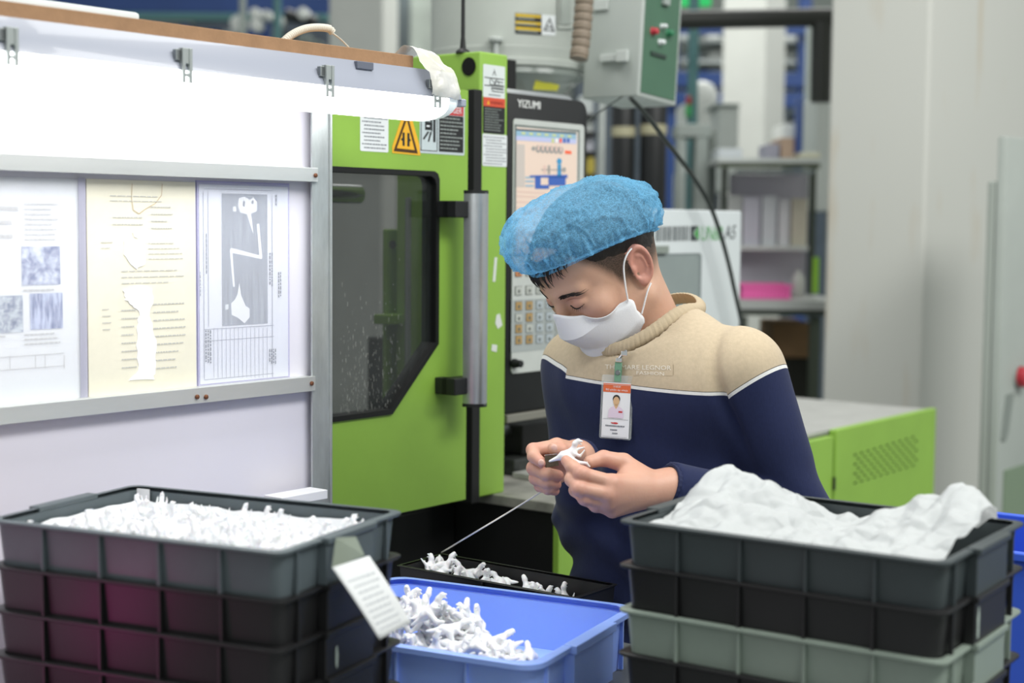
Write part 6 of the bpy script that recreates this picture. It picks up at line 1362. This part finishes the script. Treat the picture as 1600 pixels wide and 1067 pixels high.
trl = N.new('ShaderNodeBsdfTranslucent'); trl.inputs[0].default_value = (*hexc('#7cc8f2'), 1); ms = N.new('ShaderNodeMixShader'); ms.inputs[0].default_value = 0.35; L.new(b.outputs[0], ms.inputs[1]); L.new(trl.outputs[0], ms.inputs[2])
tp_ = N.new('ShaderNodeBsdfTransparent'); mt = N.new('ShaderNodeMixShader'); L.new(r1.outputs[0], mt.inputs[0]); L.new(tp_.outputs[0], mt.inputs[1]); L.new(ms.outputs[0], mt.inputs[2]); L.new(mt.outputs[0], out.inputs[0])
yv = Vector((0, 0.955, 0.297)); zv = Vector((0, -0.297, 0.955)); oc = Vector((0, -0.002, 0.036)); nph, nt_c = 420, 64; V = []; Q = []
rg = np.random.RandomState(5); pl_ph = rg.uniform(0, 6.28, 6); pl_f = (46, 61, 83, 19, 33, 27)
for j in range(nt_c):
    s_ = j / (nt_c - 1)
    for i in range(nph):
        ph = 2 * math.pi * i / nph; cf, sf = math.cos(ph), math.sin(ph)      # cf: front, sf: left
        front = max(0, cf)
        Rr = Vector((0.083, 0.109)); Re = Vector((0.107, 0.150 if cf > 0 else 0.131))
        heq = 0.036 + 0.012 * front; H = 0.108
        if s_ < 0.08:
            t = s_ / 0.08; k = 1 + 0.045 * (1 - t); h = -0.009 * (1 - t); rx, ry = Rr.x * k, Rr.y * k; wr = 0.0050 * (0.5 + 0.5 * (1 - t))
        elif s_ < 0.42:
            t = (s_ - 0.08) / 0.34; sn = math.sin(t * math.pi / 2) ** 0.85; rx = Rr.x + (Re.x - Rr.x) * sn; ry = Rr.y + (Re.y - Rr.y) * sn; h = heq * (1 - math.cos(t * math.pi / 2)) - 0.004 * front * math.sin(t * math.pi); wr = 0.0052 * (1 - t) ** 0.7 + 0.0010
        else:
            t = (s_ - 0.42) / 0.58; a = t * math.pi / 2; rx = Re.x * max(0.0, math.cos(a)) ** 0.92; ry = Re.y * max(0.0, math.cos(a)) ** 0.92; h = heq + (H - heq) * math.sin(a); wr = 0.0006 * (1 - t)
        h += 0.024 * abs(sf) ** 1.6 * max(0, 1 - s_ / 0.42)
        w = sum(math.sin(pl_f[q] * ph + pl_ph[q] + 1.2 * s_ * 6) for q in range(6)) / 6
        rx += wr * w * 2.0; ry += wr * w * 2.0
        p = oc + Vector((1, 0, 0)) * (rx * sf) + yv * (ry * cf) + zv * (h + (0.0025 * w if s_ < 0.08 else 0)); V.append(p)
V = np.array([tuple(v) for v in V]); fw = np.array([min(1, max(0, (j / (nt_c - 1) - 0.1) / 0.2)) for j in range(nt_c) for _ in range(nph)])
V = V + (V - np.array([0, 0, 0.07])) * (0.035 * fw * fbm(V * 16, 31, 3))[:, None]
def capcrease(p):
    rg_ = np.random.RandomState(6); pts = rg_.normal(size=(60, 3)); pts /= np.linalg.norm(pts, axis=1)[:, None]; q = p - np.array([0, 0, .05]); q = q / np.linalg.norm(q, axis=1)[:, None]; q = q + 0.12 * np.stack([fbm(p * 20, 41), fbm(p * 20, 42), fbm(p * 20, 43)], 1); D = np.sqrt(((q[:, None] - pts[None]) ** 2).sum(-1)); D.sort(1); return D[:, 1] - D[:, 0]
cc = capcrease(V); V = V - (V - np.array([0, 0, 0.06])) * (0.045 * fw * np.minimum(cc, 0.10) / 0.10)[:, None]
for j in range(nt_c - 1):
    for i in range(nph): Q.append((j * nph + i, j * nph + (i + 1) % nph, (j + 1) * nph + (i + 1) % nph, (j + 1) * nph + i))
cp_ = npmesh('hair_net', to_w(V), np.array(Q), CAPM, per); cp_['label'] = 'blue bouffant hair net with gathered elastic edge'
# face mask -------------------------------------------------------------
MSK = mat('white_mask', '#eef0f3', 0.75, bump=0.15, bs=500)
ctl = {'A': ((0, .114, -.004), (.026, .099, -.017), (.052, .066, -.029), (.072, .030, -.034)), 'B': ((0, .119, -.050), (.030, .107, -.049), (.057, .068, -.041), (.0745, .029, -.043)),
       'C': ((0, .091, -.090), (.031, .083, -.090), (.058, .060, -.084), (.0755, .028, -.072)), 'D': ((0, .066, -.121), (.028, .062, -.117), (.054, .046, -.105), (.0735, .026, -.082))}
def crow(r, s):
    pts = [Vector(p) for p in ctl[r]]; u = min(abs(s), 1) * 3; i = min(int(u), 2); t = u - i; p0 = pts[i - 1] if i > 0 else Vector((-pts[1].x, pts[1].y, pts[1].z)); p1, p2 = pts[i], pts[i + 1]; p3 = pts[min(i + 2, 3)]
    p = 0.5 * ((2 * p1) + (p2 - p0) * t + (2 * p0 - 5 * p1 + 4 * p2 - p3) * t ** 2 + (3 * p1 - p0 - 3 * p2 + p3) * t ** 3); return Vector((p.x if s >= 0 else -p.x, p.y, p.z))
ns = 61; rows_ = []
for a, b2, n in (('A', 'B', 7), ('B', 'C', 9), ('C', 'D', 6)):
    for k in range(n + (1 if b2 == 'D' else 0)): rows_.append((a, b2, k / n))
V = []; nr_ = len(rows_)
for ri, (a, b2, t) in enumerate(rows_):
    for i in range(ns):
        s = -1 + 2 * i / (ns - 1); p = crow(a, s) * (1 - t) + crow(b2, s) * t
        if a == 'B': p.y += 0.0015 * math.sin(t * math.pi) * (1 - s * s)
        if abs(s) > 0.93: p.y -= 0.006 * (0.35 + 0.65 * abs(math.sin(2.0 * math.pi * ri / (nr_ - 1)))) * (abs(s) - 0.93) / 0.07
        V.append(p)
V = np.array([tuple(v) for v in V])
for _ in range(3):
    d = head_sdf(V); g = np.stack([(head_sdf(V + np.eye(3)[k] * 0.0008) - head_sdf(V - np.eye(3)[k] * 0.0008)) / 0.0016 for k in range(3)], 1); V = V + g * np.maximum(0, 0.0028 - d)[:, None]
Q = [(r * ns + i, r * ns + i + 1, (r + 1) * ns + i + 1, (r + 1) * ns + i) for r in range(nr_ - 1) for i in range(ns - 1)]
mk = MB().add([HM @ Vector(v) for v in V], Q, MSK).build('face_mask', per, world=True, smooth=22); so = mk.modifiers.new('thickness', 'SOLIDIFY'); so.thickness = 0.0012; so.offset = 1
mk['label'] = 'white folded face mask'
for s in (-1, 1):
    for pts in ([(.0735, .032, -.036), (.0775, .026, -.012), (.080, .014, .016), (.083, .002, .0285), (.083, -.012, .0315)], [(.0755, .022, -.066), (.080, .010, -.052), (.083, -.002, -.040), (.083, -.014, -.034)]):
        pp = resample([HM @ Vector((s * x, y, z)) for x, y, z in pts], 18); MB().tube(pp, 0.0014, mat('ear_loop', '#f2f2f2', 0.7), 8).build('ear_loop', mk, world=True, smooth=60)
for c_, rr_ in ((P(845.5, 722.5, 2.1775), 0.0046), (P(866, 699.5, 2.1880), 0.0048)):
    MB().lathe([(0.0004, -0.0014), (rr_ * 0.6, -0.0012), (rr_ * 0.95, -0.0005), (rr_, 0.0006)], tuple(c_), mat('nail', '#ddb3a6', 0.3), 16, 'y').build('fingernail', per, world=True, smooth=60)
# embroidered chest lettering projected on the sweater
def on_chest(px, py, off):
    r = ray(px, py).normalized(); h = sbvh.ray_cast(Vector((0, 0, CAMZ)) + r * 1.6, r); return (h[0] + h[1] * off) if h[0] else P(px, py, 2.28)
mb = MB(); EMB = mat('embroidery', '#e9e3d6', 0.8)
for s, x0, x1, y0, y1 in (('THE MARE LEGNOR', 946, 1049, 570.5, 577.5), ('FASHION', 995, 1038, 580.5, 586)):
    vs, fs, _ = text2d(s)
    mb.add([on_chest(x0 + (x1 - x0) * a, y1 - (y1 - y0) * b2 + (a - .5) * 2, 0.0009) for a, b2 in vs], fs, EMB)
for q in ((1052, 569, 1052.6, 586), (990, 587, 1052, 587.5)):
    mb.add([on_chest(q[0], q[3], .0008), on_chest(q[2], q[3], .0008), on_chest(q[2], q[1], .0008), on_chest(q[0], q[1], .0008)], [(0, 1, 2, 3)], mat('stitch_brown', '#9a8a70', 0.9))
mb.build('embroidery', per, world=True)
# ---- badge -----------------------------------------------------------
top = on_chest(965, 580, 0.012); bot = on_chest(961, 686, 0.020); bot = P(961, 686, bot.y); top = P(966, 580, min(top.y, bot.y + 0.004)); zax = (top - bot).normalized(); xax = (Vector((0.94, -0.34, 0)) - zax * zax.dot(Vector((0.94, -0.34, 0)))).normalized(); yax = zax.cross(xax)
BM = Matrix(((xax.x, yax.x, zax.x, bot.x), (xax.y, yax.y, zax.y, bot.y), (xax.z, yax.z, zax.z, bot.z), (0, 0, 0, 1)))
bd_ = thing('id_badge', 'clear plastic identity badge with orange header on the worker\'s chest', 'badge', mx=BM); HB2 = (top - bot).length; cwd = 0.046
PLA = mat('clear_vinyl', '#dfe6e4', 0.15, alpha=0.28); mb = MB(); mb.prism(rr_xz(-cwd / 2 - 0.002, cwd / 2 + 0.002, 0, HB2 - 0.006, 0.003), -0.0014, 0.0014, PLA); mb.build('holder', bd_)
ch = HB2 * 0.83; mb = MB(); mb.box(-cwd / 2 + 0.0015, cwd / 2 - 0.0015, -0.0022, -0.0016, 0.002, ch, mat('card_white', '#eef0f2', 0.4)); W = cwd - 0.003; x0 = -W / 2; yf = -0.0025
flat(mb, x0, -x0, ch * 0.83, ch * 0.985, yf, mat('badge_orange', '#de6b3c', 0.5)); put_text(mb, 'Bộ phận ép nhựa', x0 + .10 * W, x0 + .9 * W, ch * .850, ch * .895, yf - .0003, WHITE); put_text(mb, '注塑部', x0 + .36 * W, x0 + .64 * W, ch * .918, ch * .950, yf - .0003, WHITE); flat(mb, x0, -x0, ch * .963, ch * .968, yf - .0003, WHITE)
def el(cx, cz_, rx, rz, m, k=0): poly(mb, [(x0 + (cx + rx * math.cos(t)) * W, ch * (cz_ + rz * math.sin(t))) for t in np.linspace(0, 2 * math.pi, 17)[:-1]], yf - .0002 * k, m)
el(.50, .715, .135, .075, mat('badge_hair', '#33302c', 0.6), 1); el(.50, .675, .115, .080, mat('badge_skin', '#d9b489', 0.6), 2); poly(mb, [(x0 + a * W, ch * c) for a, c in ((.43, .52), (.57, .52), (.57, .62), (.43, .62))], yf - .0004, MC['badge_skin'])
poly(mb, [(x0 + a * W, ch * c) for a, c in ((.22, .38), (.78, .38), (.77, .52), (.68, .565), (.57, .59), (.5, .53), (.43, .59), (.32, .565), (.24, .52))], yf - .0006, mat('badge_shirt', '#e2d2e2', 0.6)); flat(mb, x0 + .60 * W, x0 + .74 * W, ch * .475, ch * .505, yf - .0008, RED)
flat(mb, x0 + .04 * W, x0 + .96 * W, ch * .352, ch * .357, yf, INKG); el(.5, .285, .10, .016, RED, 1); poly(mb, [(x0 + a * W, ch * c) for a, c in ((.32, .30), (.38, .275), (.46, .28), (.40, .295))], yf - .0003, RED)
for cz_, hw, sd in ((.235, .36, 1), (.165, .18, 2), (.105, .10, 3)): lines(mb, x0 + (.5 - hw) * W, x0 + (.5 + hw) * W, ch * (cz_ - .022), ch * (cz_ + .022), yf - .0002, INKG, 1, .6, sd, .05, .12)
flat(mb, x0 + .05 * W, x0 + .95 * W, ch * .04, ch * .045, yf, INKG); mb.build('card', bd_)
GS = mat('green_strap', '#6f9c80', 0.5); mb = MB(); zc0 = HB2 - 0.016; mb.box(-0.0052, 0.0052, -0.0024, -0.0016, zc0, zc0 + 0.018, GS); mb.box(-0.0052, 0.0052, 0.0016, 0.0024, zc0, zc0 + 0.018, GS); mb.box(-0.0052, 0.0052, -0.0024, 0.0024, zc0 + 0.018, zc0 + 0.030, GS); mb.build('strap', bd_, bevel=0.0006)
MB().lathe([(0.0035, -0.0012), (0.0042, 0)], (0, -0.0024, zc0 + 0.014), STEEL, 14, 'y').build('snap', bd_, smooth=40)
k = MB(); k.box(-0.004, 0.006, -0.004, 0.003, zc0 + 0.030, zc0 + 0.036, CHROME); k.tube([(0.000, -0.001, zc0 + 0.034), (0.006, -0.001, zc0 + 0.042), (0.012, 0.001, zc0 + 0.048)], 0.0028, CHROME, 8); k.box(0.004, 0.014, -0.004, -0.001, zc0 + 0.040, zc0 + 0.047, CHROME); k.build('clip', bd_, bevel=0.0008)
# ---- toy in the hands, blade, thread ------------------------------------
tm = thing('trimmed_toy', 'white toy figure held between the worker\'s fingers', 'toy', loc=P(892, 712, 2.166))
a, c = P(862, 718, 2.166), P(892, 712, 2.166)
X = (P(925, 709, 2.166) - P(862, 719, 2.168)).normalized(); Zt = Vector((0, -0.15, 1)); Zt = (Zt - X * Zt.dot(X)).normalized(); Yt = Zt.cross(X)
TM = Matrix(((X.x, Yt.x, Zt.x, c.x), (X.y, Yt.y, Zt.y, c.y), (X.z, Yt.z, Zt.z, c.z), (0, 0, 0, 1)))
V, Q = nets(toy_sdf(0), (-0.035, -0.016, -0.022), (0.03, 0.016, 0.034), 0.0009); Vw = np.array([tuple(TM @ Vector(v)) for v in V]); npmesh('figure', Vw, Q, TOY, tm)
mb = MB(); cl = TM @ Vector((0.019, -0.005, -0.012)); mb.tube([cl, cl + Vector((0.006, 0, -0.006))], [0.003, 0.0015], TOY, 8); mb.build('sprue', tm, world=True, smooth=60)
bd0 = thing('trimming_blade', 'small steel trimming blade pinched in the worker\'s right hand', 'blade', loc=P(860, 720, 2.180))
mb = MB(); a0, a1, a2, a3 = P(851, 711.5, 2.178), P(870, 709.5, 2.188), P(873, 727, 2.192), P(853, 731, 2.182); nrm = (a1 - a0).cross(a3 - a0).normalized() * 0.0006
mb.loft([[a0 - nrm, a1 - nrm, a2 - nrm, a3 - nrm], [a0 + nrm, a1 + nrm, a2 + nrm, a3 + nrm]], mat('old_blade', '#6f6c5c', 0.35, 0.6, var=0.3, vs=200)); mb.build('blade', bd0, world=True)
mb = MB(); mb.tube([a0, a1], 0.0009, CHROME, 6); mb.build('cutting_edge', bd0, world=True)
kc = Mk @ Vector((-LK / 2, WK / 2, HB)); e0 = P(846, 768, 2.215); pts = [e0, P(800, 797, 2.225), P(735, 836, 2.235), Vector((kc.x, kc.y, kc.z + 0.001))]
tag(MB().tube(resample(pts, 40), 0.0013, mat('thread_white', '#d9d6cc', 0.6), 6).build('plastic_thread', smooth=60), 'thin white plastic thread running from the worker\'s hand to the black tray corner', 'thread')
